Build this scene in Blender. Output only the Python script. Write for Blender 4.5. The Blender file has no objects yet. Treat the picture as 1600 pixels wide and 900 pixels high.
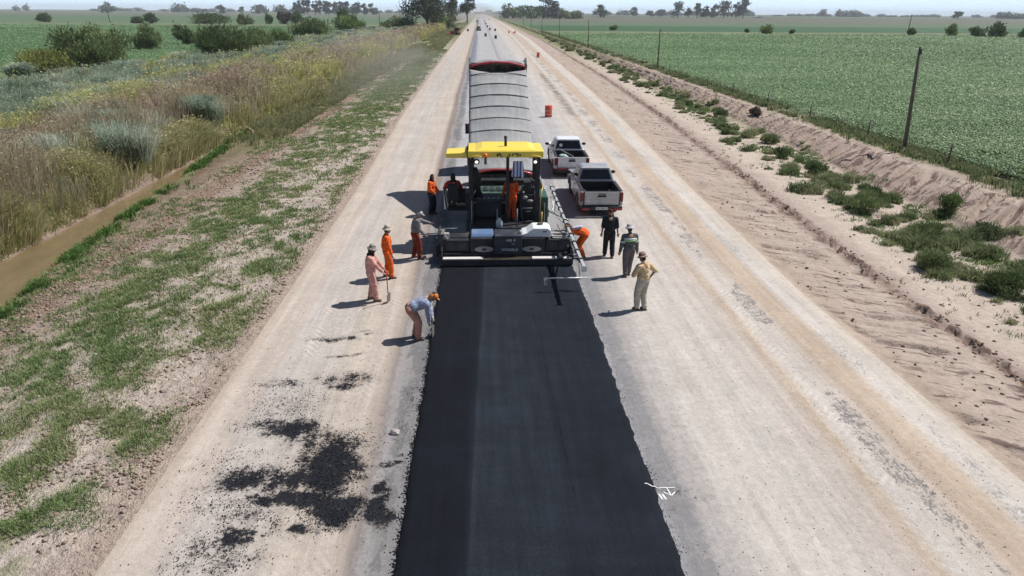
import bpy, bmesh, math, random
import numpy as np
from mathutils import Vector, Matrix
random.seed(7); RNG = np.random.default_rng(11)
S = bpy.context.scene; COL = S.collection
R = math.radians
F, H = 1066.7, 8.2
PITCH = math.atan(431 / F); ROLL = math.atan(12 / 1600); YAW = R(2.64)

# ------------------------------------------------------------------ tagging
def tag(o, label=None, cat=None, group=None, kind=None):
    if label: o['label'] = label
    if cat: o['category'] = cat
    if group: o['group'] = group
    if kind: o['kind'] = kind
    return o
def empty(name, loc, rz=0, label=None, cat=None, group=None):
    o = bpy.data.objects.new(name, None); COL.objects.link(o)
    o.location = loc; o.rotation_euler = (0, 0, rz); o.empty_display_size = .2
    return tag(o, label, cat, group)
def copy_tree(o, parent=None):
    c = o.copy(); COL.objects.link(c); c.parent = parent
    for ch in [x for x in KIDS.get(o.name, [])]:
        copy_tree(ch, c)
    return c
KIDS = {}
def link(o, parent=None):
    COL.objects.link(o)
    if parent is not None:
        o.parent = parent; KIDS.setdefault(parent.name, []).append(o)
    return o

# ------------------------------------------------------------------ node helper
class NT:
    def __init__(s, name, rough=.9, spec=.3):
        s.m = bpy.data.materials.new(name); s.m.use_nodes = True
        s.t = s.m.node_tree; s.b = s.t.nodes['Principled BSDF']
        s.b.inputs['Roughness'].default_value = rough
        s.b.inputs['Specular IOR Level'].default_value = spec
    def node(s, ty, **kw):
        n = s.t.nodes.new(ty)
        for k, v in kw.items(): setattr(n, k, v)
        return n
    def put(s, sock, v):
        if v is None: return
        if isinstance(v, bpy.types.NodeSocket): s.t.links.new(v, sock)
        else:
            if isinstance(v, (tuple, list)) and len(v) == 3 and sock.type == 'RGBA': v = (*v, 1)
            sock.default_value = v
    def math(s, op, a, b=None, c=None, clamp=False):
        n = s.node('ShaderNodeMath', operation=op, use_clamp=clamp)
        s.put(n.inputs[0], a); s.put(n.inputs[1], b); s.put(n.inputs[2], c)
        return n.outputs[0]
    def add(s, a, b): return s.math('ADD', a, b)
    def mul(s, a, b): return s.math('MULTIPLY', a, b)
    def sub(s, a, b): return s.math('SUBTRACT', a, b)
    def attr(s, name, out='Fac'):
        n = s.node('ShaderNodeAttribute', attribute_name=name); return n.outputs[out]
    def sep(s, v):
        n = s.node('ShaderNodeSeparateXYZ'); s.put(n.inputs[0], v); return n.outputs
    def comb(s, x, y, z=0.):
        n = s.node('ShaderNodeCombineXYZ'); s.put(n.inputs[0], x); s.put(n.inputs[1], y); s.put(n.inputs[2], z); return n.outputs[0]
    def pos(s): return s.node('ShaderNodeNewGeometry').outputs['Position']
    def obj(s): return s.node('ShaderNodeTexCoord').outputs['Object']
    def noise(s, v, scale=1., detail=3., rough=.55, dist=0., out='Fac'):
        n = s.node('ShaderNodeTexNoise'); s.put(n.inputs['Vector'], v)
        n.inputs['Scale'].default_value = scale; n.inputs['Detail'].default_value = detail
        n.inputs['Roughness'].default_value = rough; n.inputs['Distortion'].default_value = dist
        return n.outputs[out]
    def voro(s, v, scale=1., feature='F1', out='Distance'):
        n = s.node('ShaderNodeTexVoronoi', feature=feature); s.put(n.inputs['Vector'], v)
        n.inputs['Scale'].default_value = scale; return n.outputs[out]
    def ss(s, x, a, b):
        n = s.node('ShaderNodeMapRange', interpolation_type='SMOOTHSTEP'); s.put(n.inputs[0], x)
        n.inputs[1].default_value = a; n.inputs[2].default_value = b; return n.outputs[0]
    def lin(s, x, a, b, c=0., d=1.):
        n = s.node('ShaderNodeMapRange'); s.put(n.inputs[0], x)
        for i, v in enumerate((a, b, c, d)): n.inputs[i + 1].default_value = v
        return n.outputs[0]
    def ramp(s, fac, stops, lo=0., hi=1., interp='LINEAR'):
        n = s.node('ShaderNodeValToRGB'); cr = n.color_ramp; cr.interpolation = interp
        stops = [((p - lo) / (hi - lo), c) for p, c in stops]
        while len(cr.elements) < len(stops): cr.elements.new(.5)
        for e, (p, c) in zip(cr.elements, stops): e.position = p
        for e, (p, c) in zip(cr.elements, stops):
            e.position = p; e.color = (*c, 1) if len(c) == 3 else c
        f = fac if (lo == 0 and hi == 1) else s.lin(fac, lo, hi)
        s.put(n.inputs[0], f); return n.outputs[0]
    def mix(s, f, a, b, mode='MIX'):
        n = s.node('ShaderNodeMix', data_type='RGBA', blend_type=mode)
        s.put(n.inputs[0], f); s.put(n.inputs[6], a); s.put(n.inputs[7], b); return n.outputs[2]
    def gauss(s, x, c, w):
        d = s.mul(s.sub(x, c), 1. / w); return s.math('EXPONENT', s.mul(s.mul(d, d), -1.))
    def scale_col(s, col, f):
        return s.mix(1., col, s.comb(f, f, f), 'MULTIPLY')
    def bump(s, h, strength=.5, dist=.05):
        n = s.node('ShaderNodeBump'); s.put(n.inputs['Height'], h)
        n.inputs['Strength'].default_value = strength; n.inputs['Distance'].default_value = dist
        s.t.links.new(n.outputs[0], s.b.inputs['Normal']); return n
    def color(s, c): s.put(s.b.inputs['Base Color'], c); return s

MATS = {}
def M(name, col=None, rough=.6, metal=0., spec=.5, var=.12, vs=3., bump=0., dirt=None, coat=0.):
    """painted / metal / cloth surface with gentle real variation and optional dust"""
    if name in MATS: return MATS[name]
    n = NT(name, rough, spec); n.b.inputs['Metallic'].default_value = metal
    if coat: n.b.inputs['Coat Weight'].default_value = coat; n.b.inputs['Coat Roughness'].default_value = .12
    o = n.obj()
    a = n.noise(o, vs, 4, .6); c = n.scale_col(col, n.lin(a, .25, .75, 1 - var, 1 + var))
    if dirt:
        d = n.ss(n.noise(o, vs * .8 + 1, 5, .65), .5 - dirt * .35, .72); c = n.mix(n.mul(d, min(1, dirt * 1.3)), c, (.30, .25, .20))
        n.put(n.b.inputs['Roughness'], n.add(n.mul(d, .35), rough))
    n.color(c)
    if bump: n.bump(n.noise(o, 9., 4, .6), bump, .03)
    MATS[name] = n.m; return n.m
def cloth(name, col, wr=.8):
    if name in MATS: return MATS[name]
    n = NT(name, .95, .15); o = n.obj()
    f = n.noise(n.comb(n.mul(n.sep(o)[0], 1.), n.mul(n.sep(o)[1], 1.), n.mul(n.sep(o)[2], 1.8)), 6., 4, .6, 1.)
    g = n.noise(o, 2.2, 3, .5)
    c = n.scale_col(col, n.lin(g, .3, .7, .78, 1.16)); c = n.scale_col(c, n.lin(f, .35, .65, .78, 1.15))
    c = n.mix(n.mul(n.ss(n.noise(o, 7., 4, .7), .52, .75), .35), c, (.22, .18, .15))
    n.color(c); n.bump(f, wr, .06); MATS[name] = n.m; return n.m

# ------------------------------------------------------------------ mesh builder
class MB:
    def __init__(s): s.v = []; s.f = []; s.mi = []; s.cur = 0
    def addmesh(s, vs, fs):
        o = len(s.v); s.v += [tuple(v) for v in vs]; s.f += [tuple(i + o for i in f) for f in fs]; s.mi += [s.cur] * len(fs); return s
    def box(s, x0, x1, y0, y1, z0, z1, rot=None, piv=None):
        vs = [Vector((x, y, z)) for z in (z0, z1) for y in (y0, y1) for x in (x0, x1)]
        if rot is not None:
            p = Vector(piv) if piv is not None else Vector(((x0 + x1) / 2, (y0 + y1) / 2, (z0 + z1) / 2))
            vs = [rot @ (v - p) + p for v in vs]
        return s.addmesh(vs, [(0, 2, 3, 1), (4, 5, 7, 6), (0, 1, 5, 4), (2, 6, 7, 3), (0, 4, 6, 2), (1, 3, 7, 5)])
    def hexa(s, p): # 8 pts: bottom 4 ccw, top 4 ccw
        return s.addmesh(p, [(3, 2, 1, 0), (4, 5, 6, 7), (0, 1, 5, 4), (1, 2, 6, 5), (2, 3, 7, 6), (3, 0, 4, 7)])
    def prism(s, poly, a0, a1, axis='x'):
        n = len(poly)
        def P(a, q): return {'x': (a, q[0], q[1]), 'y': (q[0], a, q[1]), 'z': (q[0], q[1], a)}[axis]
        vs = [P(a0, q) for q in poly] + [P(a1, q) for q in poly]
        fs = [tuple(range(n - 1, -1, -1)), tuple(range(n, 2 * n))] + [(i, (i + 1) % n, n + (i + 1) % n, n + i) for i in range(n)]
        return s.addmesh(vs, fs)
    def tube(s, pts, r, n=8, cap=True):
        pts = [Vector(p) for p in pts]; rs = r if isinstance(r, (list, tuple)) else [r] * len(pts)
        vs = []; fs = []; prev = None
        for i, p in enumerate(pts):
            d = (pts[min(i + 1, len(pts) - 1)] - pts[max(i - 1, 0)]).normalized()
            if prev is None:
                u = d.orthogonal().normalized()
            else:
                u = (prev - d * prev.dot(d)).normalized()
            prev = u; w = d.cross(u)
            for k in range(n):
                a = 2 * math.pi * k / n; vs.append(p + (u * math.cos(a) + w * math.sin(a)) * rs[i])
        for i in range(len(pts) - 1):
            for k in range(n):
                a, b = i * n + k, i * n + (k + 1) % n; fs.append((a, b, b + n, a + n))
        if cap: fs += [tuple(range(n - 1, -1, -1)), tuple(range((len(pts) - 1) * n, len(pts) * n))]
        return s.addmesh(vs, fs)
    def revolve(s, prof, c, axis=(0, 0, 1), n=20, xs=1., ys=1.):
        ax = Vector(axis).normalized(); u = ax.orthogonal().normalized() if abs(ax.z) < .99 else Vector((1, 0, 0)); w = ax.cross(u); c = Vector(c)
        vs = [c + ax * z + (u * math.cos(2 * math.pi * k / n) * xs + w * math.sin(2 * math.pi * k / n) * ys) * rr for rr, z in prof for k in range(n)]
        m = len(prof); fs = [(i * n + k, i * n + (k + 1) % n, (i + 1) * n + (k + 1) % n, (i + 1) * n + k) for i in range(m - 1) for k in range(n)]
        fs += [tuple(range(n - 1, -1, -1)), tuple(range((m - 1) * n, m * n))]
        return s.addmesh(vs, fs)
    def ell(s, c, r, rot=None, n=14, m=9):
        c = Vector(c); r = r if isinstance(r, (list, tuple)) else (r, r, r)
        vs = []
        for i in range(m + 1):
            t = math.pi * i / m - math.pi / 2
            for k in range(n):
                a = 2 * math.pi * k / n
                v = Vector((r[0] * max(math.cos(t), .02) * math.cos(a), r[1] * max(math.cos(t), .02) * math.sin(a), r[2] * math.sin(t)))
                vs.append(c + (rot @ v if rot is not None else v))
        fs = [(i * n + k, i * n + (k + 1) % n, (i + 1) * n + (k + 1) % n, (i + 1) * n + k) for i in range(m) for k in range(n)]
        fs += [tuple(range(n - 1, -1, -1)), tuple(range(m * n, (m + 1) * n))]
        return s.addmesh(vs, fs)
    def cap(s, a, ra, b, rb, n=12):
        a, b = Vector(a), Vector(b); d = (b - a)
        L = d.length or 1e-4; d = d / L
        pts = []; rs = []
        for t in (80, 50, 20): pts.append(a - d * ra * math.sin(R(t))); rs.append(max(ra * math.cos(R(t)), .003))
        pts.append(a + d * L * .02); rs.append(ra); pts.append(b - d * L * .02); rs.append(rb)
        for t in (20, 50, 80): pts.append(b + d * rb * math.sin(R(t))); rs.append(max(rb * math.cos(R(t)), .003))
        return s.tube(pts, rs, n)
    def build(s, name, mats, parent=None, origin=(0, 0, 0), smooth=False, bevel=0., seg=2, remesh=0., smoothit=0, subsurf=0):
        me = bpy.data.meshes.new(name); o = Vector(origin)
        me.from_pydata([tuple(Vector(v) - o) for v in s.v], [], s.f); me.update()
        if len(mats if isinstance(mats, (list, tuple)) else [mats]) == 1:
            b_ = bmesh.new(); b_.from_mesh(me); bmesh.ops.recalc_face_normals(b_, faces=b_.faces); b_.to_mesh(me); b_.free()
        if not isinstance(mats, (list, tuple)): mats = [mats]
        for m in mats: me.materials.append(m)
        if len(mats) > 1: me.polygons.foreach_set('material_index', s.mi)
        if smooth: me.polygons.foreach_set('use_smooth', [True] * len(me.polygons))
        ob = bpy.data.objects.new(name, me); link(ob, parent)
        if remesh:
            m = ob.modifiers.new('r', 'REMESH'); m.mode = 'VOXEL'; m.voxel_size = remesh; m.use_smooth_shade = True
            if smoothit: m = ob.modifiers.new('s', 'SMOOTH'); m.iterations = smoothit; m.factor = .5
        if bevel:
            m = ob.modifiers.new('b', 'BEVEL'); m.width = bevel; m.segments = seg; m.limit_method = 'ANGLE'; m.angle_limit = R(35); m.harden_normals = False
        if subsurf:
            m = ob.modifiers.new('ss', 'SUBSURF'); m.levels = m.render_levels = subsurf
        return ob
def np_mesh(name, V, faces_by_n, mat, parent=None, attrs=None, smooth=False, vattrs=None):
    """V (n,3); faces_by_n list of int arrays (m,k)"""
    me = bpy.data.meshes.new(name); me.vertices.add(len(V)); me.vertices.foreach_set('co', np.ascontiguousarray(V, dtype=np.float32).ravel())
    loops = np.concatenate([f.ravel() for f in faces_by_n]); sizes = np.concatenate([np.full(len(f), f.shape[1]) for f in faces_by_n])
    starts = np.concatenate([[0], np.cumsum(sizes)[:-1]])
    me.loops.add(len(loops)); me.loops.foreach_set('vertex_index', loops.astype(np.int32))
    me.polygons.add(len(sizes)); me.polygons.foreach_set('loop_start', starts.astype(np.int32)); me.polygons.foreach_set('loop_total', sizes.astype(np.int32))
    if smooth: me.polygons.foreach_set('use_smooth', np.ones(len(sizes), bool))
    me.update(calc_edges=True)
    for k, a in (attrs or {}).items():
        at = me.attributes.new(k, 'FLOAT', 'POINT'); at.data.foreach_set('value', a.astype(np.float32).ravel())
    for k, a in (vattrs or {}).items():
        at = me.attributes.new(k, 'FLOAT_VECTOR', 'POINT'); at.data.foreach_set('vector', a.astype(np.float32).ravel())
    me.materials.append(mat); ob = bpy.data.objects.new(name, me); return link(ob, parent)
def text_mesh(name, s, size, mat, parent, loc, rot, ext=.004, sx=1.):
    cu = bpy.data.curves.new('txt', 'FONT'); cu.body = s; cu.size = size; cu.extrude = ext; cu.align_x = 'CENTER'; cu.align_y = 'CENTER'
    to = bpy.data.objects.new('txt', cu); me = bpy.data.meshes.new_from_object(to); bpy.data.objects.remove(to)
    me.name = name; me.materials.clear(); me.materials.append(mat)
    o = bpy.data.objects.new(name, me); link(o, parent); o.location = loc; o.rotation_euler = rot; o.scale = (sx, 1, 1); return o

# ------------------------------------------------------------------ numpy noise
def _h(i, j, sd):
    n = (i * 374761393 + j * 668265263 + sd * 1442695041) & 0xffffffff
    n = ((n ^ (n >> 13)) * 1274126177) & 0xffffffff
    return ((n ^ (n >> 16)) & 0xffff) / 65535.
def vn(x, y, sd=0):
    x = np.asarray(x, float); y = np.asarray(y, float); i = np.floor(x).astype(np.int64); j = np.floor(y).astype(np.int64)
    fx = x - i; fy = y - j; fx = fx * fx * (3 - 2 * fx); fy = fy * fy * (3 - 2 * fy)
    return (_h(i, j, sd) * (1 - fx) + _h(i + 1, j, sd) * fx) * (1 - fy) + (_h(i, j + 1, sd) * (1 - fx) + _h(i + 1, j + 1, sd) * fx) * fy
def fbm(x, y, sd=0, o=4, g=.5):
    a = 1.; t = 0.; w = 0.
    for k in range(o): t = t + a * vn(x * 2 ** k, y * 2 ** k, sd + k * 17); w += a; a *= g
    return t / w
def sst(x, a, b):
    t = np.clip((x - a) / (b - a), 0, 1); return t * t * (3 - 2 * t)

# ------------------------------------------------------------------ terrain
KY = np.array([-400, 8, 20, 35, 60, 100, 245, 600, 9000.])
KN = {-60: [-60] * 9, -16.5: [-16.5] * 9, -6.2: [-6.1, -6.1, -6.1, -6.2, -6.7, -7.0, -7.6, -8, -8], -1.4: [-1.4] * 9, 3.4: [3.4] * 9,
      10.2: [10.2, 10.2, 10.1, 10.6, 11.8, 13., 16.5, 18, 18], 13.6: [13.5, 13.5, 13.7, 14.6, 16, 17.6, 20.5, 21.5, 21.5],
      15.6: [15.5, 15.5, 15.9, 17.6, 19, 20.6, 23, 24, 24], 27: [27] * 9, 60: [60] * 9}
KU = sorted(KN)
def xmap(u, Y):
    """u, Y same shape -> X"""
    KX = np.stack([np.interp(Y, KY, KN[k]) for k in KU]); X = np.array(u, float)
    for i in range(len(KU) - 1):
        m = (u >= KU[i]) & (u <= KU[i + 1]); t = (u - KU[i]) / (KU[i + 1] - KU[i])
        X = np.where(m, KX[i] * (1 - t) + KX[i + 1] * t, X)
    return X
ZU = [-9000, -62, -52, -42, -34, -28, -23, -19.6, -18.5, -18.15, -17.9, -17.3, -16.4, -15.5, -15.1, -14.5, -13.9, -13., -11, -8, -6.3, -4, 0, 4, 9.8, 10.4, 12, 13.4, 15.5, 17.5, 19, 20.3, 22.5, 24.2, 25.5, 27.6, 29, 9000]
ZZ = [.25, .25, .05, .05, .25, .85, .95, .55, .2, -.2, -.55, -.95, -1.0, -.75, -.5, -.38, -.28, -.2, -.12, -.07, 0, 0, .03, .03, 0, -.05, -.22, -.33, -.38, -.42, -.42, -.36, -.05, .06, .10, .16, .3, .3]
def canal_edge(Y): return np.interp(Y, [6, 14, 19, 24, 32, 40, 50], [-14.7, -14.8, -15.05, -15.85, -16.7, -17.3, -18.4]) + .25 * (vn(np.asarray(Y) * .5, np.asarray(Y) * 0., 55) - .5)
def height(u, Y):
    near = 1 / (1 + (np.maximum(Y, 0) / 120.) ** 2)
    z = np.interp(u, ZU, ZZ)
    lf = fbm(u * .8, Y * .8, 3) - .5; hf = fbm(u * 5, Y * 5, 9, 3) - .5
    # canal narrows and fills up with distance
    ur = canal_edge(Y); t = np.clip((u - ur) / .55, 0, 1); inc = (u > -18.4) & (u < -14.6)
    z = np.where(inc, np.maximum(z, -.95 + .60 * t), z)
    verge = sst(u, -15.4, -14.6) * (1 - sst(u, -6.9, -6.2))
    z = z + verge * (lf * .14 + hf * .085)
    rut = np.exp(-((u + 13.3) / .55) ** 2) * sst(-Y, -75, -40)
    z = z + rut * (.13 * (vn(u * .9 + Y * .25, Y * 2.6, 5) - .5) + .05 * hf)
    bankL = np.exp(-((u + 18.2) / .5) ** 2); z = z + bankL * (vn(u * 1, Y * 1.3, 6) - .5) * .25
    sl = sst(u, 10.3, 10.9) * (1 - sst(u, 13.1, 13.8)); wv = Y + .30 * u + .3 * vn(u, Y * .5, 23); g = vn(u * .5, wv * 1.5, 21); g2 = vn(u * .9, wv * 4.2, 22)
    z = z - sl * (.10 * sst(g, .64, .72) * 1.4 + .06 * sst(g2, .66, .75)) + sl * (lf * .05 + hf * .02)
    cl = np.exp(-((u - 13.65 - .25 * (vn(Y * .35, 0 * Y, 31) - .5)) / .17) ** 2)
    z = z + cl * (.27 * sst(fbm(u * 5, Y * 3.5, 33, 3), .45, .62) - .07) * sst(vn(Y * .4, Y * 0, 34), .15, .4)
    dt = sst(u, 13.9, 14.6) * (1 - sst(u, 19.6, 20.5)); z = z + dt * (lf * .14 + hf * .04)
    bk = sst(u, 20.0, 20.8) * (1 - sst(u, 24.3, 25.4)); wv = Y - .72 * u + .5 * vn(u * .6, Y * .4, 43); g = vn(u * .22, wv * 1.25, 41); g2 = vn(u * .4, wv * 3.1, 42)
    z = z + bk * (-.34 * sst(g, .56, .72) - .13 * sst(g2, .58, .75) + .14 + hf * .05)
    z = z + sst(u, 24.6, 25.6) * (1 - sst(u, 28, 29)) * (lf * .15 + hf * .06)
    wl = (1 - sst(u, -19.4, -18.6)) * sst(u, -55, -48); z = z + wl * (fbm(u * .12, Y * .09, 51) - .5) * .9
    fr = sst(u, 28.2, 30) ; fl = 1 - sst(u, -62, -54); z = z + (fr + fl) * ((fbm(u * .5, Y * .5, 61) - .5) * .22) * near
    road = sst(u, -6.1, -5.6) * (1 - sst(u, 9.6, 10.1)); z = z + road * (hf * .012 + (vn(u * 2.2, Y * .06, 71) - .5) * .025 * (1 - sst(u, -2.4, -2) * (1 - sst(u, 3.6, 4.2))))
    return z
def green_density(u, Y):
    """grass cover of the left verge, 0..1"""
    n = fbm(u * .55, Y * .33, 81, 4); n2 = fbm(u * 2.1, Y * 1.5, 82, 4)
    c = -10.9 + .9 * (vn(Y * .07, Y * 0, 83) - .5)
    g = .9 * np.exp(-((u - c) / .85) ** 2) * sst(n2, .40, .56)
    g = np.maximum(g, sst(n * .5 + n2 * .5, .52, .64) * (1 - .6 * sst(u, -8.2, -6.6)) * sst(u, -12.6, -11.8))
    g = np.maximum(g, sst(Y, 45, 95) * (.55 + .4 * n) * sst(u, -12.2, -11.4) * (1 - sst(u, -8.6, -7.3)))
    g = np.maximum(g, sst(Y, 26, 60) * np.exp(-((u + 9.8) / 1.6) ** 2) * sst(n2, .38, .55) * .8)
    g = np.maximum(g, .9 * np.exp(-((u - canal_edge(Y) - .75) / .42) ** 2) * sst(n2, .38, .54))
    g = g * (1 - sst(u, -6.9, -6.4)) * sst(u, canal_edge(Y) + .1, canal_edge(Y) + .5) * (1 - .85 * np.exp(-((u + 13.3) / .5) ** 2) * (1 - sst(Y, 70, 140)))
    return np.clip(g, 0, 1)
SPILL = [(-3.97, 12.45, .47, .42, .8), (-4.45, 12.5, .45, .40, .6), (-3.05, 11.15, .62, .85, 1), (-3.45, 10.7, .7, .42, .85), (-3.5, 11.9, .35, .7, .6), (-4.48, 10.77, .55, .36, .7), (-3.55, 10.15, .8, .2, .9), (-2.6, 9.8, .48, .42, .95), (-4.15, 9.27, .34, .2, .7), (-3.19, 9.39, .36, .12, .75),
         (-1.84, 9.79, .16, .34, 1), (-1.9, 10.4, .17, .2, .9), (-1.8, 11.11, .3, .09, .7), (-1.62, 11.35, .2, .06, .6), (-4.78, 14.36, .5, .22, .5), (-3.32, 14.56, .7, .3, .55), (-3.19, 14.25, .25, .2, .7), (-3.7, 15.79, .4, .1, .6), (-3.95, 16.72, .7, .16, .62), (-3.3, 17.1, .3, .06, .6),
         (-4.34, 13.22, 1.0, 1.2, .33), (-4.08, 10.04, 1.3, 1.2, .36), (-2.55, 11.72, .7, 1.0, .27), (-4.27, 8.95, .8, .7, .42), (-4.9, 10.6, .8, 1.6, .26), (-1.62, 13.13, .2, 1.8, .28), (3.75, 10.0, .35, .22, .4), (3.45, 9.6, .3, .5, .25)]
def spill(x, y):
    s = np.zeros(np.shape(x)); 
    wx = (fbm(x * 1.9, y * 1.9, 91) - .5) * .7; wy = (fbm(x * 1.9, y * 1.9, 92) - .5) * .5
    for cx, cy, a, b, k in SPILL:
        s = np.maximum(s, k * np.exp(-(np.abs(((x + wx - cx) / a)) ** 2.2 + np.abs((y + wy - cy) / b) ** 2.2) * .62))
    for c, w_, k in ((-3.42, .08, .30), (-3.82, .07, .26), (-2.95, .05, .15)): s = s * (1 - k * np.exp(-((x - c + .05 * np.sin(y)) / w_) ** 2))
    return s

def leafquads(P, N, size, seed, asp=1.):
    g = np.random.default_rng(seed); n = len(P); N = N / np.linalg.norm(N, axis=1, keepdims=True); a = g.normal(size=(n, 3)); t = np.cross(N, a); t /= np.linalg.norm(t, axis=1, keepdims=True) + 1e-9; b = np.cross(N, t)
    s = size[:, None]; V = np.stack([P - t * s * .5, P - b * s * .5 * asp * .6, P + t * s * .5, P + b * s * .5 * asp * .6], 1).reshape(-1, 3)
    return V, [4 * np.arange(n)[:, None] + np.array([0, 1, 2, 3])]
# ------------------------------------------------------------------ ground sheets
def geo(a, b, s0, k):
    out = [a]; s = s0; sg = 1 if b > a else -1
    while abs(out[-1] - a) < abs(b - a): out.append(out[-1] + sg * s); s *= k
    return out
us = sorted(set([round(v, 3) for v in (geo(-52, -9000, 1.2, 1.13) + list(np.arange(-52, -19, .33)) + list(np.arange(-19, -12, .075)) + list(np.arange(-12, -6.2, .09)) +
     list(np.arange(-6.2, 10.2, .11)) + list(np.arange(10.2, 14.6, .07)) + list(np.arange(14.6, 27.4, .1)) + list(np.arange(27.4, 60, .45)) + geo(60, 9000, .9, 1.1))]))
us = [us[0]] + [b for a, b in zip(us, us[1:]) if b - a > .02]
ys = [-400, -150, -60, -25, -8, 0, 4, 6]
while ys[-1] < 9000:
    y = ys[-1]; ys.append(y + max(.055, y * y / 8750 * 1.25) if y < 900 else y * 1.12)
us = np.array(us); ys = np.array(ys)
U, Yg = np.meshgrid(us, ys); X = xmap(U, Yg); Z = height(U, Yg)
def sheet(name, ua, ub, mat, kind='structure', attrs=None):
    i0 = np.searchsorted(us, ua - 1e-6); i1 = np.searchsorted(us, ub - 1e-6) + 1; i1 = min(i1, len(us))
    u, y, x, z = (A[:, i0:i1] for A in (U, Yg, X, Z)); nr, nc = u.shape
    V = np.stack([x, y, z], -1).reshape(-1, 3); idx = np.arange(nr * nc).reshape(nr, nc)
    Fq = np.stack([idx[:-1, :-1], idx[:-1, 1:], idx[1:, 1:], idx[1:, :-1]], -1).reshape(-1, 4)
    at = {k: f(u, y, x) for k, f in (attrs or {}).items()}
    o = np_mesh(name, V, [Fq], mat, attrs=at, smooth=True, vattrs={'uc': np.stack([u, y, z], -1)})
    return tag(o, kind=kind)

def mat_verge():
    n = NT('verge_soil', .95, .1); uc = n.attr('uc', 'Vector'); s = n.sep(uc); P = n.pos()
    w = n.mul(n.sub(n.noise(P, .9, 4, .6), .5), .7); u = n.add(s[0], w)
    c = n.ramp(u, [(-53, (.10, .12, .06)), (-40, (.11, .12, .07)), (-30, (.12, .10, .065)), (-19.2, (.10, .095, .05)), (-18.5, (.25, .19, .15)), (-17.6, (.30, .22, .175)), (-17.2, (.16, .11, .08)), (-15.9, (.17, .12, .08)),
                   (-15.2, (.26, .20, .15)), (-14.2, (.29, .22, .165)), (-13.5, (.29, .195, .145)), (-12.8, (.36, .28, .235)), (-11.5, (.43, .365, .305)), (-9, (.50, .43, .37)), (-7.2, (.51, .43, .37)), (-6.5, (.42, .33, .275)), (-6.0, (.43, .35, .285))], -53, -6.)
    f1 = n.noise(P, 1.1, 6, .65); f2 = n.noise(P, 6., 5, .7); f3 = n.noise(P, 22., 3, .6)
    c = n.scale_col(c, n.lin(f1, .25, .75, .8, 1.16)); c = n.scale_col(c, n.lin(f2, .3, .7, .72, 1.2))
    crumb = n.ss(n.noise(P, 5., 6, .85), .55, .62); c = n.mix(n.mul(crumb, .42), c, (.20, .145, .115)); cr2 = n.ss(n.noise(P, 14., 4, .8), .57, .64); c = n.mix(n.mul(cr2, .35), c, (.22, .165, .13))
    crk = n.ss(n.voro(n.mix(.25, P, n.noise(P, 3, 3, out='Color')), 2.6, 'DISTANCE_TO_EDGE'), .035, .0); c = n.mix(n.mul(crk, .25), c, (.2, .15, .12))
    straw = n.ss(n.noise(P, 2.2, 5, .7), .54, .66); c = n.mix(n.mul(straw, .4), c, (.34, .31, .18))
    g = n.attr('grn'); gm = n.ss(n.add(g, n.mul(n.sub(n.noise(P, 9, 4, .7), .5), 1.1)), .15, .95)
    c = n.mix(n.mul(gm, .62), c, n.ramp(n.noise(P, 3., 3), [(.3, (.12, .16, .065)), (.7, (.24, .25, .12))]))
    cf = n.mul(n.ss(s[1], 40, 52), n.mul(n.ss(s[0], -19.5, -18.4), n.ss(s[0], -14.2, -14.6))); c = n.mix(n.mul(cf, .85), c, n.ramp(f1, [(.3, (.13, .14, .06)), (.7, (.24, .22, .13))]))
    far = n.mul(n.ss(s[1], 120, 260), n.ss(s[0], -20, -16)); c = n.mix(far, c, n.ramp(f1, [(.3, (.13, .15, .07)), (.7, (.27, .25, .16))]))
    n.color(c); n.bump(n.add(n.mul(f1, .6), n.add(n.mul(f2, .9), n.mul(f3, .35))), 1., .14)
    return n.m
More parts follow.
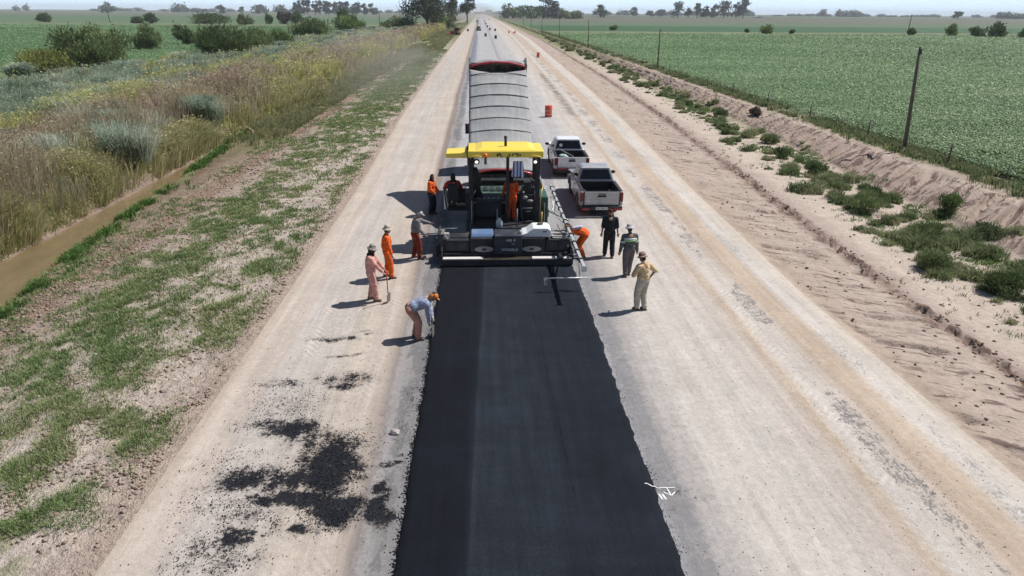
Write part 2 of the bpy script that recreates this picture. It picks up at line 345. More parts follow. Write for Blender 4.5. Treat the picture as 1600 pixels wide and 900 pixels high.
def mat_right():
    n = NT('ditch_soil', .95, .1); uc = n.attr('uc', 'Vector'); s = n.sep(uc); P = n.pos()
    w = n.mul(n.sub(n.noise(P, .8, 4, .6), .5), .6); u = n.add(s[0], w)
    c = n.ramp(u, [(10., (.46, .39, .32)), (10.45, (.36, .285, .23)), (11.2, (.37, .30, .25)), (13.1, (.38, .31, .26)), (13.5, (.27, .20, .165)), (13.9, (.34, .27, .23)), (14.6, (.44, .37, .31)), (17, (.45, .38, .32)), (19.6, (.42, .345, .29)),
                   (20.4, (.30, .235, .195)), (23.5, (.31, .245, .205)), (24.8, (.37, .305, .255)), (26., (.34, .28, .22)), (27.4, (.20, .18, .10))], 10, 27.6)
    f1 = n.noise(P, 1., 6, .65); f2 = n.noise(P, 6., 5, .7)
    wy = n.mul(n.sub(n.noise(P, .8, 3), .5), .5); st = n.noise(n.comb(n.mul(s[0], .8), n.mul(n.add(n.add(s[1], n.mul(s[0], .3)), wy), 3.6), 0.), 1., 5, .62); sb = n.noise(n.comb(n.mul(s[0], .35), n.mul(n.add(n.sub(s[1], n.mul(s[0], .72)), wy), 2.6), 7.), 1., 5, .65)
    c = n.scale_col(c, n.lin(f1, .25, .75, .84, 1.14)); c = n.scale_col(c, n.lin(f2, .3, .7, .82, 1.14))
    sl = n.math('MAXIMUM', n.mul(n.ss(s[0], 10.3, 10.9), n.ss(s[0], 13.6, 13.2)), n.mul(n.ss(s[0], 20.1, 20.8), n.ss(s[0], 25.3, 24.4)))
    s1 = n.mul(n.ss(s[0], 10.3, 10.7), n.ss(s[0], 13.5, 13.2)); s2 = n.mul(n.ss(s[0], 20.0, 20.6), n.ss(s[0], 25.6, 24.6)); c = n.mix(n.mul(s1, n.mul(n.ss(st, .555, .60), n.mul(n.ss(n.noise(P, .45, 3), .38, .52), .85))), c, (.13, .09, .08)); c = n.mix(n.mul(s2, n.mul(n.ss(sb, .52, .57), .9)), c, (.12, .08, .07))
    cl = n.mul(n.gauss(u, 13.62, .22), n.ss(n.noise(P, 3.2, 4, .7), .46, .58)); c = n.mix(n.mul(cl, .9), c, (.12, .08, .065))
    c = n.mix(n.mul(n.ss(n.noise(P, 8., 4, .7), .62, .7), .35), c, (.18, .13, .11))
    # thin ground cover in the ditch bottom further away
    dk = n.mul(n.mul(n.ss(s[0], 15.2, 16.2), n.ss(s[0], 21.4, 19.8)), n.ss(s[1], 26, 75)); gm = n.mul(dk, n.ss(n.noise(P, .9, 5, .65), .47, .58))
    c = n.mix(n.mul(gm, .75), c, n.ramp(f2, [(.3, (.11, .13, .05)), (.7, (.19, .19, .09))]))
    far = n.ss(s[1], 90, 230); c = n.mix(n.mul(far, n.ss(s[0], 13, 15)), c, n.ramp(f1, [(.3, (.12, .14, .06)), (.7, (.24, .22, .13))]))
    n.color(c); n.bump(n.add(n.mul(f1, .5), n.add(n.mul(f2, .5), n.mul(n.mul(sl, st), .8))), 1., .09)
    return n.m
def mat_road():
    n = NT('gravel_road', .93, .12); uc = n.attr('uc', 'Vector'); s = n.sep(uc); P = n.pos()
    long_ = n.comb(n.mul(s[0], 1.), n.mul(s[1], .05), 0.)
    wob = n.mul(n.sub(n.noise(n.comb(n.mul(s[0], .15), n.mul(s[1], .09), 0.), 1., 3), .5), .55)
    rag = n.mul(n.sub(n.noise(P, 3.5, 5, .7), .5), .28); u = n.add(n.add(s[0], wob), rag)
    pale = (.48, .437, .397); tan = (.43, .34, .265); pink = (.46, .40, .355)
    c = n.ramp(u, [(-6.4, (.41, .33, .265)), (-5.9, (.47, .405, .345)), (-5.4, (.45, .385, .335)), (-5.0, (.45, .405, .37)), (-4.1, (.44, .395, .36)), (-3.5, (.45, .39, .335)), (-3.05, (.45, .385, .325)), (-2.75, (.45, .39, .34)), (-2.4, (.38, .32, .27)), (-2.2, (.23, .20, .185)), (-2.08, (.29, .27, .26)), (-1.4, (.19, .185, .185)),
                   (-1.1, (.33, .325, .335)), (3.0, (.31, .305, .315)), (3.3, (.25, .24, .24)), (3.9, (.34, .315, .30)), (4.6, pale), (6.2, pale), (6.9, pink), (7.3, (.44, .36, .285)), (7.55, (.49, .45, .41)), (8.2, (.47, .41, .36)), (8.55, tan), (9.1, (.44, .355, .28)), (9.4, (.51, .47, .43)), (10.4, (.49, .42, .35))], -6.4, 10.4)
    # bare old pavement ahead of the paver
    ah = n.mul(n.ss(s[1], 24, 34), n.mul(n.ss(u, -1.75, -1.35), n.ss(u, 6.1, 5.2))); c = n.mix(n.mul(ah, .8), c, (.385, .375, .38))
    streak = n.noise(n.comb(n.mul(s[0], 3.2), n.mul(s[1], .10), 0.), 1., 6, .7); c = n.scale_col(c, n.lin(streak, .3, .7, .86, 1.12))
    st2 = n.noise(n.comb(n.mul(s[0], 12.), n.mul(s[1], .5), 0.), 1., 4, .7); c = n.scale_col(c, n.lin(st2, .3, .7, .95, 1.05))
    big = n.noise(P, .35, 4, .6); c = n.scale_col(c, n.lin(big, .3, .7, .92, 1.07))
    f2 = n.noise(P, 7., 6, .85); c = n.scale_col(c, n.lin(f2, .3, .7, .80, 1.14)); f3 = n.noise(P, 38., 3, .8); c = n.scale_col(c, n.lin(f3, .3, .7, .84, 1.12)); md = n.noise(P, 1.6, 5, .7); c = n.scale_col(c, n.lin(md, .3, .7, .92, 1.06))
    # exposed dark stone along the worn wheel tracks
    pn = n.noise(P, 2.2, 6, .75); ph = n.noise(n.comb(n.mul(s[0], 1.4), n.mul(s[1], .7), 0.), 12., 5, .85); low = n.noise(n.comb(n.mul(s[0], .9), n.mul(s[1], .30), 3.), 1., 3, .6)
    def patch(c, cen, wid, th, low0, k=.75, col=(.17, .16, .165)):
        m = n.mul(n.gauss(u, cen, wid), n.ss(low, low0, low0 + .14)); m = n.ss(n.add(n.math('MINIMUM', m, .8), n.add(n.mul(n.sub(pn, .5), 1.1), n.mul(n.sub(ph, .5), 1.7))), th, th + .16)
        return n.mix(n.mul(m, k), c, col)
    c = patch(c, 8.05, .44, .74, .40, .85, (.15, .14, .14)); c = patch(c, 9.45, .34, .80, .40, .7, (.20, .19, .185)); c = patch(c, 7.9, .5, .8, .55); c = patch(c, -1.7, .4, .62, .34, .55, (.10, .10, .105)); c = patch(c, 3.45, .35, .62, .2, .45, (.15, .15, .16)); c = patch(c, 4.9, .2, .72, .36, .4, (.30, .25, .22)); c = patch(c, 6.3, .25, .74, .36, .35, (.33, .27, .23)); c = patch(c, -4.4, .3, .74, .36, .3, (.30, .26, .23)); c = patch(c, 7.2, .2, .7, .36, .4, (.30, .23, .17))
    oil = n.mul(n.mul(n.gauss(s[0], 7.1, .32), n.ss(s[1], 55, 62)), n.ss(s[1], 108, 98)); oil = n.mul(oil, n.ss(n.noise(P, 1., 4, .7), .42, .55)); c = n.mix(n.mul(oil, .75), c, (.10, .10, .105))
    ln = n.mul(n.gauss(n.add(s[0], n.mul(wob, .4)), -2.35, .16), n.ss(s[1], 24, 34)); c = n.mix(n.mul(ln, .75), c, (.20, .16, .135))
    # tack coat strip far ahead
    tk = n.mul(n.gauss(s[0], -1.25, .45), n.mul(n.ss(s[1], 78, 100), n.ss(s[1], 330, 250))); c = n.mix(n.mul(tk, .8), c, (.13, .15, .20))
    # tyre cleats
    cv = n.math('SINE', n.add(n.mul(s[1], 26.), n.mul(n.math('ABSOLUTE', n.sub(n.math('FRACT', n.mul(s[0], 1.6)), .5)), 18.)))
    tm = n.mul(n.math('MAXIMUM', n.gauss(u, 7.65, .3), n.math('MAXIMUM', n.gauss(u, -4.6, .3), n.gauss(u, -2.7, .25))), n.ss(n.noise(P, .8, 3), .45, .6)); c = n.scale_col(c, n.add(n.mul(n.mul(cv, tm), -.09), 1.))
    # coarse specks
    sp = n.ss(n.voro(P, 7.), .13, .05); c = n.mix(n.mul(sp, n.mul(n.ss(n.noise(P, .5, 3), .46, .62), .6)), c, (.12, .10, .09))
    # hot mix spilled on the shoulder
    a = n.attr('spill'); vg = n.noise(P, 9., 6, .9); vb = n.noise(P, 2.6, 4, .7); m = n.ss(n.add(n.math('MINIMUM', a, .78), n.add(n.mul(n.sub(vg, .5), 2.0), n.mul(n.sub(vb, .5), .8))), .46, .60); m = n.mul(m, n.ss(a, .03, .12))
    c = n.mix(n.mul(n.ss(n.add(a, n.mul(n.sub(vb, .5), .9)), .12, .7), .55), c, (.13, .11, .10))
    c = n.mix(m, c, n.scale_col((.014, .0145, .018), n.lin(vg, .3, .7, .6, 1.9)))
    n.color(c); n.bump(n.add(n.mul(f2, .5), n.add(n.mul(f3, .25), n.add(n.mul(streak, .25), n.add(n.mul(m, .35), n.mul(n.mul(cv, tm), .12))))), .8, .035)
    return n.m
def mat_field():
    n = NT('soy_field', .8, .2); uc = n.attr('uc', 'Vector'); s = n.sep(uc); P = n.pos()
    yy = n.add(s[1], n.mul(n.sub(n.noise(P, .012, 3), .5), 26.)); yl = n.math('LOGARITHM', n.math('MAXIMUM', yy, 5.), 10.)
    L = math.log10
    right = n.ramp(yl, [(L(20), (.09, .165, .07)), (L(120), (.105, .185, .085)), (L(285), (.12, .20, .10)), (L(300), (.20, .20, .115)), (L(328), (.17, .18, .10)), (L(340), (.045, .105, .045)), (L(470), (.05, .11, .05)), (L(500), (.10, .15, .085)), (L(700), (.105, .135, .085)), (L(760), (.13, .125, .095)), (L(1300), (.11, .115, .08)), (L(1500), (.08, .11, .06)), (L(6000), (.10, .11, .08))], L(20), L(6000))
    left = n.ramp(yl, [(L(20), (.07, .15, .085)), (L(250), (.075, .155, .09)), (L(400), (.06, .13, .075)), (L(425), (.17, .18, .11)), (L(480), (.11, .16, .085)), (L(900), (.09, .145, .085)), (L(1200), (.13, .14, .10)), (L(6000), (.10, .12, .085))], L(20), L(6000))
    c = n.mix(n.ss(s[0], -5, 5), left, right)
    wind = n.noise(n.comb(n.mul(s[0], .05), n.mul(s[1], .14), 0.), 1., 5, .65, .5); c = n.scale_col(c, n.lin(wind, .3, .7, .72, 1.25))
    f1 = n.noise(P, .5, 5, .7); c = n.scale_col(c, n.lin(f1, .3, .7, .8, 1.18)); f2 = n.noise(P, 3.2, 4, .75); c = n.scale_col(c, n.lin(f2, .3, .7, .6, 1.3))
    edge = n.mul(n.ss(s[0], 31, 28), n.ss(s[0], 20, 25)); c = n.mix(n.mul(edge, n.ss(n.noise(P, .7, 4, .7), .45, .6)), c, (.22, .20, .11))
    n.color(c); n.bump(n.add(n.mul(f2, .6), n.mul(f1, .8)), 1., .25)
    return n.m
MV, MR, MRD, MF = mat_verge(), mat_right(), mat_road(), mat_field()
sheet('field', us[0], -52, MF); g1 = sheet('ground', -52.03, -6.2, MV, attrs={'grn': lambda u, y, x: green_density(u, y)})
sheet('dirt_road', -6.2, 10.2, MRD, attrs={'spill': lambda u, y, x: spill(x, y)})
sheet('ground', 10.2, 27.38, MR); sheet('field', 27.36, us[-1], MF)

def mat_water():
    n = NT('muddy_water', .12, .5); P = n.pos(); s = n.sep(P)
    f = n.noise(n.comb(n.mul(s[0], 1.4), n.mul(s[1], .5), 0.), 1., 4, .6)
    n.color(n.ramp(f, [(.3, (.155, .115, .062)), (.7, (.20, .15, .085))])); n.bump(n.noise(P, 5., 3, .5), .12, .02)
    return n.m
w = MB(); yw = [6, 12, 18, 24, 30, 36, 42, 48, 52]
w.addmesh([(x, y, -.56) for y in yw for x in (-18.9, -14.6)], [(2 * i, 2 * i + 1, 2 * i + 3, 2 * i + 2) for i in range(len(yw) - 1)])
tag(w.build('water', mat_water()), kind='structure')

# ------------------------------------------------------------------ fresh asphalt lane
def mat_asphalt():
    n = NT('fresh_asphalt', .8, .14); P = n.pos(); s = n.sep(P)
    wb = n.mul(n.sub(n.noise(n.comb(n.mul(s[0], .3), n.mul(s[1], .12), 0.), 1., 3), .5), .25); u = n.add(n.add(s[0], wb), n.mul(n.sub(s[1], 8.), n.mul(.026, -1.)))
    c = n.ramp(u, [(-2.2, (.0055, .0062, .0095)), (-.45, (.0065, .0073, .011)), (-.33, (.010, .0115, .016)), (-.27, (.024, .0265, .032)), (-.16, (.0195, .022, .0275)), (.6, (.0185, .021, .0265)), (1.25, (.0165, .019, .025)), (1.35, (.0135, .0155, .021)), (3.2, (.0125, .0145, .0205))], -2.2, 3.2)
    sm = n.gauss(n.add(n.add(s[0], n.mul(wb, .5)), n.mul(n.sub(s[1], 20.), .022)), 1.42, .018); c = n.mix(n.mul(sm, n.ss(n.noise(P, 1.1, 4, .7), .38, .62)), c, (.006, .006, .008))
    g = n.noise(P, 60., 3, .8); g2 = n.noise(P, 18., 4, .75); big = n.noise(P, .6, 5, .65); st = n.noise(n.comb(n.mul(s[0], 5.), n.mul(s[1], .22), 0.), 1., 5, .7)
    tr = n.noise(n.comb(n.mul(s[0], .5), n.mul(s[1], 3.), 0.), 1., 4, .7)
    for f, a, b in ((g, .5, 1.6), (g2, .6, 1.45), (big, .72, 1.28), (st, .72, 1.26), (tr, .82, 1.16)): c = n.scale_col(c, n.lin(f, .3, .7, a, b))
    pale = n.ss(n.noise(P, 26., 5, .9), .60, .68); c = n.mix(n.mul(pale, .10), c, (.12, .12, .125)); c = n.mix(1., c, (.68, .78, .88), 'MULTIPLY')
    n.color(c); n.put(n.b.inputs['Roughness'], n.lin(g2, .3, .7, .66, .9)); n.bump(n.add(n.mul(g, .6), n.add(n.mul(g2, .6), n.mul(st, .2))), .9, .02)
    return n.m
MA = mat_asphalt()
ya = np.concatenate([np.arange(-40, 5, 1.5), np.arange(5, 22.6, .045)]); V = []
def eL(y): return -1.38 + .035 * (fbm(y * 4, 0 * y, 101, 4) - .5) * 2 + .04 * (vn(y * .35, 0 * y, 102) - .5)
def eR(y): return 3.10 + .16 * (y > 0) * np.interp(y, [8, 13, 18, 22], [-.05, 0, .15, .02]) + .05 * (fbm(y * 4, 0 * y, 103, 4) - .5) * 2 + .04 * (vn(y * .4, 0 * y, 104) - .5)
xl, xr = eL(ya), eR(ya); rows = []
for t, z in ((0, -.02), (.012, .035), (.03, .062)): rows.append((xl - .05 + t * 1.6, z + .02 * (fbm(ya * 5, ya * 0, 105 + int(t * 100), 3) - .5)))
for k in np.linspace(.02, .98, 24): rows.append((xl + (xr - xl) * k, .065 + .006 * (vn(np.full_like(ya, k * 8), ya * .5, 111) - .5)))
for t, z in ((.03, .062), (.012, .035), (0, -.02)): rows.append((xr + .05 - t * 1.6, z + .02 * (fbm(ya * 5, ya * 0, 115 + int(t * 100), 3) - .5)))
A = np.stack([np.stack([x, ya, np.broadcast_to(z, ya.shape)], -1) for x, z in rows], 1); nr, nc = A.shape[:2]; idx = np.arange(nr * nc).reshape(nr, nc)
tag(np_mesh('road', A.reshape(-1, 3), [np.stack([idx[:-1, :-1], idx[:-1, 1:], idx[1:, 1:], idx[1:, :-1]], -1).reshape(-1, 4)], MA, smooth=True), kind='structure')

# ------------------------------------------------------------------ crumbs, stones
def blobs(P, r, seed=0):
    """little faceted lumps: P (n,3), r (n,)"""
    g = np.random.default_rng(seed); n = len(P)
    b = np.array([(1, 0, 0), (0, 1, 0), (-1, 0, 0), (0, -1, 0), (0, 0, 1), (0, 0, -.6)], float)
    V = b[None] * (r[:, None, None] * g.uniform(.6, 1.3, (n, 6, 3))); a = g.uniform(0, 6.28, n); ca, sa = np.cos(a), np.sin(a)
    V = np.stack([V[..., 0] * ca[:, None] - V[..., 1] * sa[:, None], V[..., 0] * sa[:, None] + V[..., 1] * ca[:, None], V[..., 2] * .7], -1) + P[:, None]
    f = np.array([(0, 1, 4), (1, 2, 4), (2, 3, 4), (3, 0, 4), (1, 0, 5), (2, 1, 5), (3, 2, 5), (0, 3, 5)])
    return V.reshape(-1, 3), (f[None] + 6 * np.arange(n)[:, None, None]).reshape(-1, 3)
def scatter(n, x0, x1, y0, y1, dens, p=1., seed=0):
    """rejection scatter; density along Y falls as Y**-p"""
    g = np.random.default_rng(seed); t = g.random(n)
    if p == 1: y = y0 * (y1 / y0) ** t
    else: q = 1 - p; y = (y0 ** q + t * (y1 ** q - y0 ** q)) ** (1 / q)
    u = g.uniform(x0, x1, n); k = g.random(n) < dens(u, y); return u[k], y[k]
u_, y_ = scatter(150000, -6.0, -1.45, 8, 19, lambda u, y: np.clip(sst(spill(u, y), .06, .7) * .5 * (.3 + 1.2 * sst(fbm(u * 2, y * 2, 88), .4, .6)) + .004, 0, .5), 1., 5)
z_ = height(u_, y_); P = np.stack([u_, y_, z_ + .008], -1); V, Fc = blobs(P, .003 + .013 * RNG.random(len(P)) ** 2.2, 1)
cr = np_mesh('asphalt_crumbs', V, [Fc], M('crumb_black', (.011, .012, .015), .85, spec=.2, vs=30, var=.4)); tag(cr, kind='stuff')
yy = RNG.uniform(6, 22.3, 5200); side = RNG.random(5200) < .5; xx = np.where(side, eL(yy) - np.abs(RNG.normal(0, .05, 5200)), eR(yy) + np.abs(RNG.normal(0, .07, 5200)))
V, Fc = blobs(np.stack([xx, yy, np.full(5200, .02)], -1), RNG.uniform(.008, .03, 5200), 2); tag(np_mesh('asphalt_crumbs', V, [Fc], MATS['crumb_black']), kind='stuff')
# soil clods
u_, y_ = scatter(60000, -15, -6.4, 9, 70, lambda u, y: np.clip(sst(fbm(u * .8, y * .8, 121), .5, .68) * .5 + .5 * np.exp(-((u + 13.3) / .6) ** 2) + .06, 0, 1), 1.6, 6)
ra = .012 + .045 * RNG.random(len(u_)) ** 2.5 * (1 + y_ / 40); V, Fc = blobs(np.stack([xmap(u_, y_), y_, height(u_, y_) + .01], -1), ra, 3)
clod = NT('clod_soil', .95, .1); clod.color(clod.ramp(clod.noise(clod.pos(), 2.5, 4, .7), [(.3, (.20, .145, .11)), (.7, (.38, .31, .25))]))
tag(np_mesh('clods', V, [Fc], clod.m), kind='stuff')
u_, y_ = scatter(26000, 10.4, 20, 12, 90, lambda u, y: np.clip(.9 * np.exp(-((u - 13.65) / .25) ** 2) * sst(fbm(u * 2, y * 1.2, 34), .4, .6) + .03, 0, 1), 1.4, 7)
ra = RNG.uniform(.012, .055, len(u_)) * (1 + y_ / 70); V, Fc = blobs(np.stack([xmap(u_, y_), y_, height(u_, y_) + .01], -1), ra, 4)
clod2 = NT('clod_dark', .95, .1); clod2.color(clod2.ramp(clod2.noise(clod2.pos(), 2.5, 4, .7), [(.3, (.15, .10, .08)), (.7, (.30, .23, .19))]))
tag(np_mesh('clods', V, [Fc], clod2.m), kind='stuff')
u_, y_ = scatter(9000, 3.4, 10.2, 8, 40, lambda u, y: np.clip(.10 + .35 * np.exp(-((u - 8.2) / .5) ** 2), 0, 1), 1.3, 8)
ra = RNG.uniform(.006, .017, len(u_)); V, Fc = blobs(np.stack([xmap(u_, y_), y_, height(u_, y_) + .004], -1), ra, 5)
tag(np_mesh('gravel', V, [Fc], M('gravel_grey', (.22, .20, .19), .9, vs=20, var=.5)), kind='stuff')

# ------------------------------------------------------------------ blades
def blades(P, h, w, lean, seed=0, curl=.5):
    """P (n,3) roots, h, w (n,), lean (n,2) horizontal tip offset as a share of h"""
    g = np.random.default_rng(seed); n = len(P); a = g.uniform(0, 6.28, n); s = np.stack([np.cos(a), np.sin(a), np.zeros(n)], -1) * (w / 2)[:, None]
    up = np.array([0, 0, 1.]); L = np.concatenate([lean, np.zeros((n, 1))], 1) * h[:, None]
    m = P + L * .38 + up * (h * .62)[:, None]; t = P + L + up * (h * (1 - curl * .35))[:, None]
    V = np.stack([P - s, P + s, m + s * .75, m - s * .75, t], 1).reshape(-1, 3); o = 5 * np.arange(n)[:, None]
    return V, [o + np.array([0, 1, 2, 3]), o + np.array([3, 2, 4])]
def tufts(name, u, y, k, hh, ww, spread, stops, seed, parent=None, rad=.12, tint=None, zoff=0., curl=.6, bias=(0., 0.), trans=.25, at=None):
    g = np.random.default_rng(seed); n = len(u)
    x = xmap(u, y) if at is None else at[0]; z = height(u, y) if at is None else at[2]
    C = np.repeat(np.stack([x, y, z + zoff], -1), k, 0); m = len(C); hh = np.repeat(hh, k) * g.uniform(.55, 1.1, m); ww = np.repeat(ww, k)
    a = g.uniform(0, 6.28, m); r = g.random(m) ** .6; rr = np.repeat(rad if isinstance(rad, np.ndarray) else np.full(n, rad), k)
    P = C + np.stack([np.cos(a) * r * rr, np.sin(a) * r * rr, np.zeros(m)], -1)
    lean = np.stack([np.cos(a), np.sin(a)], -1) * (r * spread * g.uniform(.5, 1.3, m))[:, None] + np.array(bias)
    V, Fs = blades(P, hh, ww, lean, seed + 1, curl)
    tn = (np.repeat(g.random(n) if tint is None else tint, k) + g.normal(0, .07, m)).clip(0, 1)
    return np_mesh(name, V, Fs, leafmat('leaf_' + name + str(seed), stops, trans), parent, attrs={'tint': np.repeat(tn, 5)})
def leafmat(name, stops, trans=.25, rough=.7):
    if name in MATS: return MATS[name]
    n = NT(name, rough, .2); t = n.attr('tint'); c = n.ramp(t, stops); P = n.pos()
    c = n.scale_col(c, n.lin(n.noise(P, 1.3, 3, .6), .3, .7, .82, 1.15)); n.color(c)
    if trans:
        tr = n.node('ShaderNodeBsdfTranslucent'); n.put(tr.inputs[0], n.scale_col(c, 1.15)); mx = n.node('ShaderNodeMixShader'); mx.inputs[0].default_value = trans
        n.t.links.new(n.b.outputs[0], mx.inputs[1]); n.t.links.new(tr.outputs[0], mx.inputs[2])
        n.t.links.new(mx.outputs[0], n.t.nodes['Material Output'].inputs[0])
    MATS[name] = n.m; return n.m
# short grass on the left verge
u_, y_ = scatter(92000, -15.1, -6.3, 9.5, 170, lambda u, y: np.clip(green_density(u, y) * .62 * (.35 + .9 * sst(fbm(u * 4, y * 3, 136, 2), .35, .6)) + .42 * sst(fbm(u * .5, y * .35, 137, 4), .33, .60) * (u < -6.7) * (.15 + sst(fbm(u * 3, y * 2, 138, 2), .4, .65)), 0, 1), 1.55, 21)
d = np.hypot(y_, 8)
tag(tufts('grass', u_, y_, 7, .08 + .07 * fbm(u_ * .6, y_ * .6, 131) + d * .0006, d * .0010, 1.0, [(0, (.11, .17, .06)), (.4, (.17, .24, .09)), (.7, (.25, .29, .13)), (1, (.40, .36, .21))], 22, rad=.12 + d * .0018,
          tint=(.2 + .65 * fbm(u_ * .5, y_ * .4, 132) + RNG.normal(0, .12, len(u_))).clip(0, 1)), kind='stuff')
# dry straw wisps
u_, y_ = scatter(9000, -12.5, -6.4, 9.5, 120, lambda u, y: sst(fbm(u * .7, y * .5, 133), .4, .6) * .8, 1.4, 23); d = np.hypot(y_, 8)
tag(tufts('dry_grass', u_, y_, 5, .07 + 0 * u_, d * .0009, 1.6, [(0, (.30, .27, .15)), (1, (.42, .36, .22))], 24, rad=.14), kind='stuff')
# edge of the canal, right side: ragged weeds
u_, y_ = scatter(14000, -18.2, -14.2, 15, 60, lambda u, y: np.exp(-((u - canal_edge(y) - .7) / .35) ** 2) * sst(fbm(u, y * .6, 134), .40, .58), 1.2, 25); d = np.hypot(y_, 8)
tag(tufts('grass', u_, y_, 8, .2 + .16 * fbm(u_, y_, 135), d * .0011, .9, [(0, (.06, .13, .025)), (1, (.13, .22, .06))], 26, rad=.14), kind='stuff')

# tall weeds west of the canal ------------------------------------------------
def zone(u, y):
    r = fbm(u * .16, y * .11, 141, 3); brown = np.exp(-((u + 25 + 3 * (vn(y * .04, y * 0, 142) - .5)) / 5.0) ** 2)
    return r, brown
TUS = [(-18.9, 37.4, 1.7), (-19.5, 50, 1.8), (-22.5, 44, 1.2), (-55, 88, 2.), (-38, 50, 1.8)]
def tmask(u, y):
    k = 1.
    for a, b, r in TUS: k = k * (1 - .95 * np.exp(-(((u - a - .15) / r) ** 2 + ((y - b + 1.2) / (r * 1.7)) ** 2) ** 1.5))
    return k
def weeds(name, N, p, y0, y1, dens, k, hf, wk, spread, stops, seed, radk=.0, rad=.3, bias=(0, 0), curl=.6, tf=None, u0=-53, u1=-18.45):
    u, y = scatter(N, u0, u1, y0, y1, lambda a, b: dens(a, b) * tmask(a, b), p, seed); d = np.hypot(np.hypot(y, 8), xmap(u, y))
    return tag(tufts(name, u, y, k, hf(u, y, d), d * wk, spread, stops, seed + 1, rad=rad + d * radk, tint=None if tf is None else tf(u, y), bias=bias, curl=curl, trans=.48), kind='stuff')
bank = lambda u: .75 + .3 * sst(u, -27, -20)
clump = lambda u, y: .38 + 1.35 * sst(fbm(u * .38, y * .26, 190, 3), .32, .68)
weeds('weeds', 34000, 1.5, 20, 420, lambda u, y: np.clip(.25 + .9 * zone(u, y)[1], 0, 1) * (.3 + .7 * sst(zone(u, y)[0], .42, .54)) * np.where(u < -34, .2, 1), 9, lambda u, y, d: (1.5 * clump(u, y) + .3) * bank(u), .00078, .5,
      [(0, (.26, .19, .145)), (.35, (.38, .285, .215)), (.6, (.36, .31, .20)), (1, (.52, .44, .30))], 31, rad=.30, radk=.0014, tf=lambda u, y: (.1 + .85 * fbm(u * .22, y * .16, 144) + .25 * (RNG.random(len(u)) - .5)).clip(0, 1), u1=-18.1)
weeds('weeds', 32000, 1.5, 20, 420, lambda u, y: np.clip(sst(1 - zone(u, y)[0], .46, .56) + .35 * sst(u, -22.5, -20), 0, 1) * np.where(u < -36, .4, 1), 9, lambda u, y, d: (1.2 * clump(u + 9, y) + .3) * bank(u), .0008, .6,
      [(0, (.24, .28, .09)), (.5, (.44, .44, .16)), (1, (.62, .56, .29))], 33, rad=.30, radk=.0014, tf=lambda u, y: (.05 + .9 * fbm(u * .3, y * .2, 146) + .2 * (RNG.random(len(u)) - .5)).clip(0, 1), u1=-18.1)
weeds('pampas_grass_cover', 24000, 1.5, 24, 420, lambda u, y: np.clip(sst(-u, 27, 35) * .9 + .22 * sst(fbm(u * .3, y * .2, 147), .55, .62), 0, 1) * (.35 + .65 * sst(fbm(u * .3, y * .22, 191, 3), .36, .52)), 16, lambda u, y, d: (.55 + 1.25 * sst(fbm(u * .45, y * .32, 148, 3), .35, .65)), .00075, .9,
      [(0, (.15, .20, .13)), (.5, (.28, .33, .23)), (1, (.46, .48, .36))], 35, rad=.22, radk=.0015, tf=lambda u, y: (.1 + .8 * fbm(u * .4, y * .3, 149) + .3 * (RNG.random(len(u)) - .5)).clip(0, 1))
weeds('weeds', 20000, 1.4, 19, 130, lambda u, y: .35 + .65 * sst(fbm(u * 1.1, y * .8, 192, 3), .35, .55), 9, lambda u, y, d: .35 + 1.3 * sst(fbm(u * .6, y * .45, 150), .3, .7), .0008, .6, [(0, (.24, .27, .11)), (.5, (.44, .42, .20)), (1, (.56, .47, .32))], 37, rad=.22, u0=-20.6, u1=-17.95, bias=(.18, 0))
weeds('dry_grass', 9000, 1.5, 40, 420, lambda u, y: sst(fbm(u * .12, y * .08, 151), .5, .6), 8, lambda u, y, d: .9 + 0 * u, .0008, .7, [(0, (.40, .34, .20)), (1, (.55, .49, .32))], 39, rad=.3, u0=-52, u1=-22)
weeds('weeds', 9000, 1.5, 46, 170, lambda u, y: sst(y, 46, 60) * sst(fbm(u * .5, y * .3, 193), .35, .55), 9, lambda u, y, d: .25 + .7 * fbm(u * .5, y * .3, 194), .0008, .6, [(0, (.13, .16, .06)), (1, (.34, .31, .17))], 65, rad=.3, u0=-18.4, u1=-14.2)
# far strip between canal line and road, beyond the grass
weeds('weeds', 9000, 1.5, 90, 600, lambda u, y: sst(fbm(u * .2, y * .06, 152), .35, .5) * sst(y, 90, 200), 8, lambda u, y, d: .35 + .5 * fbm(u * .3, y * .1, 153), .0008, .5, [(0, (.13, .17, .06)), (1, (.34, .32, .18))], 41, rad=.4, u0=-18, u1=-8.4)

def fuzz(N, dens, hf, sz, stops, seed, u0, u1, y0=19, y1=420, p=1.5, tf=None):
    g = np.random.default_rng(seed); u, y = scatter(N, u0, u1, y0, y1, lambda a, b: dens(a, b) * tmask(a, b), p, seed); x = xmap(u, y); d = np.sqrt(x * x + y * y + 64); n = len(u)
    z = height(u, y) + hf(u, y) * g.random(n) ** .6; nn = np.stack([g.normal(0, .6, n), g.normal(0, .6, n), .55 + g.random(n)], -1)
    V, Fs = leafquads(np.stack([x + g.normal(0, .08, n), y + g.normal(0, .08, n), z], -1), nn, d * sz * g.uniform(.5, 1.5, n), seed + 1, 1.8)
    t = (tf(u, y) + g.normal(0, .12, n)).clip(0, 1); tag(np_mesh('weed_leaves', V, Fs, leafmat('fuzz' + str(seed), stops, .35), attrs={'tint': np.repeat(t, 4)}), kind='stuff')
fuzz(150000, lambda u, y: np.clip(.25 + .9 * zone(u, y)[1], 0, 1) * (.3 + .7 * sst(zone(u, y)[0], .42, .54)) * np.where(u < -34, .2, 1), lambda u, y: (1.45 * clump(u, y) + .3) * bank(u), .0021, [(0, (.22, .16, .12)), (.4, (.31, .235, .18)), (1, (.42, .36, .24))], 201, -53, -18.2, tf=lambda u, y: fbm(u * .22, y * .16, 144))
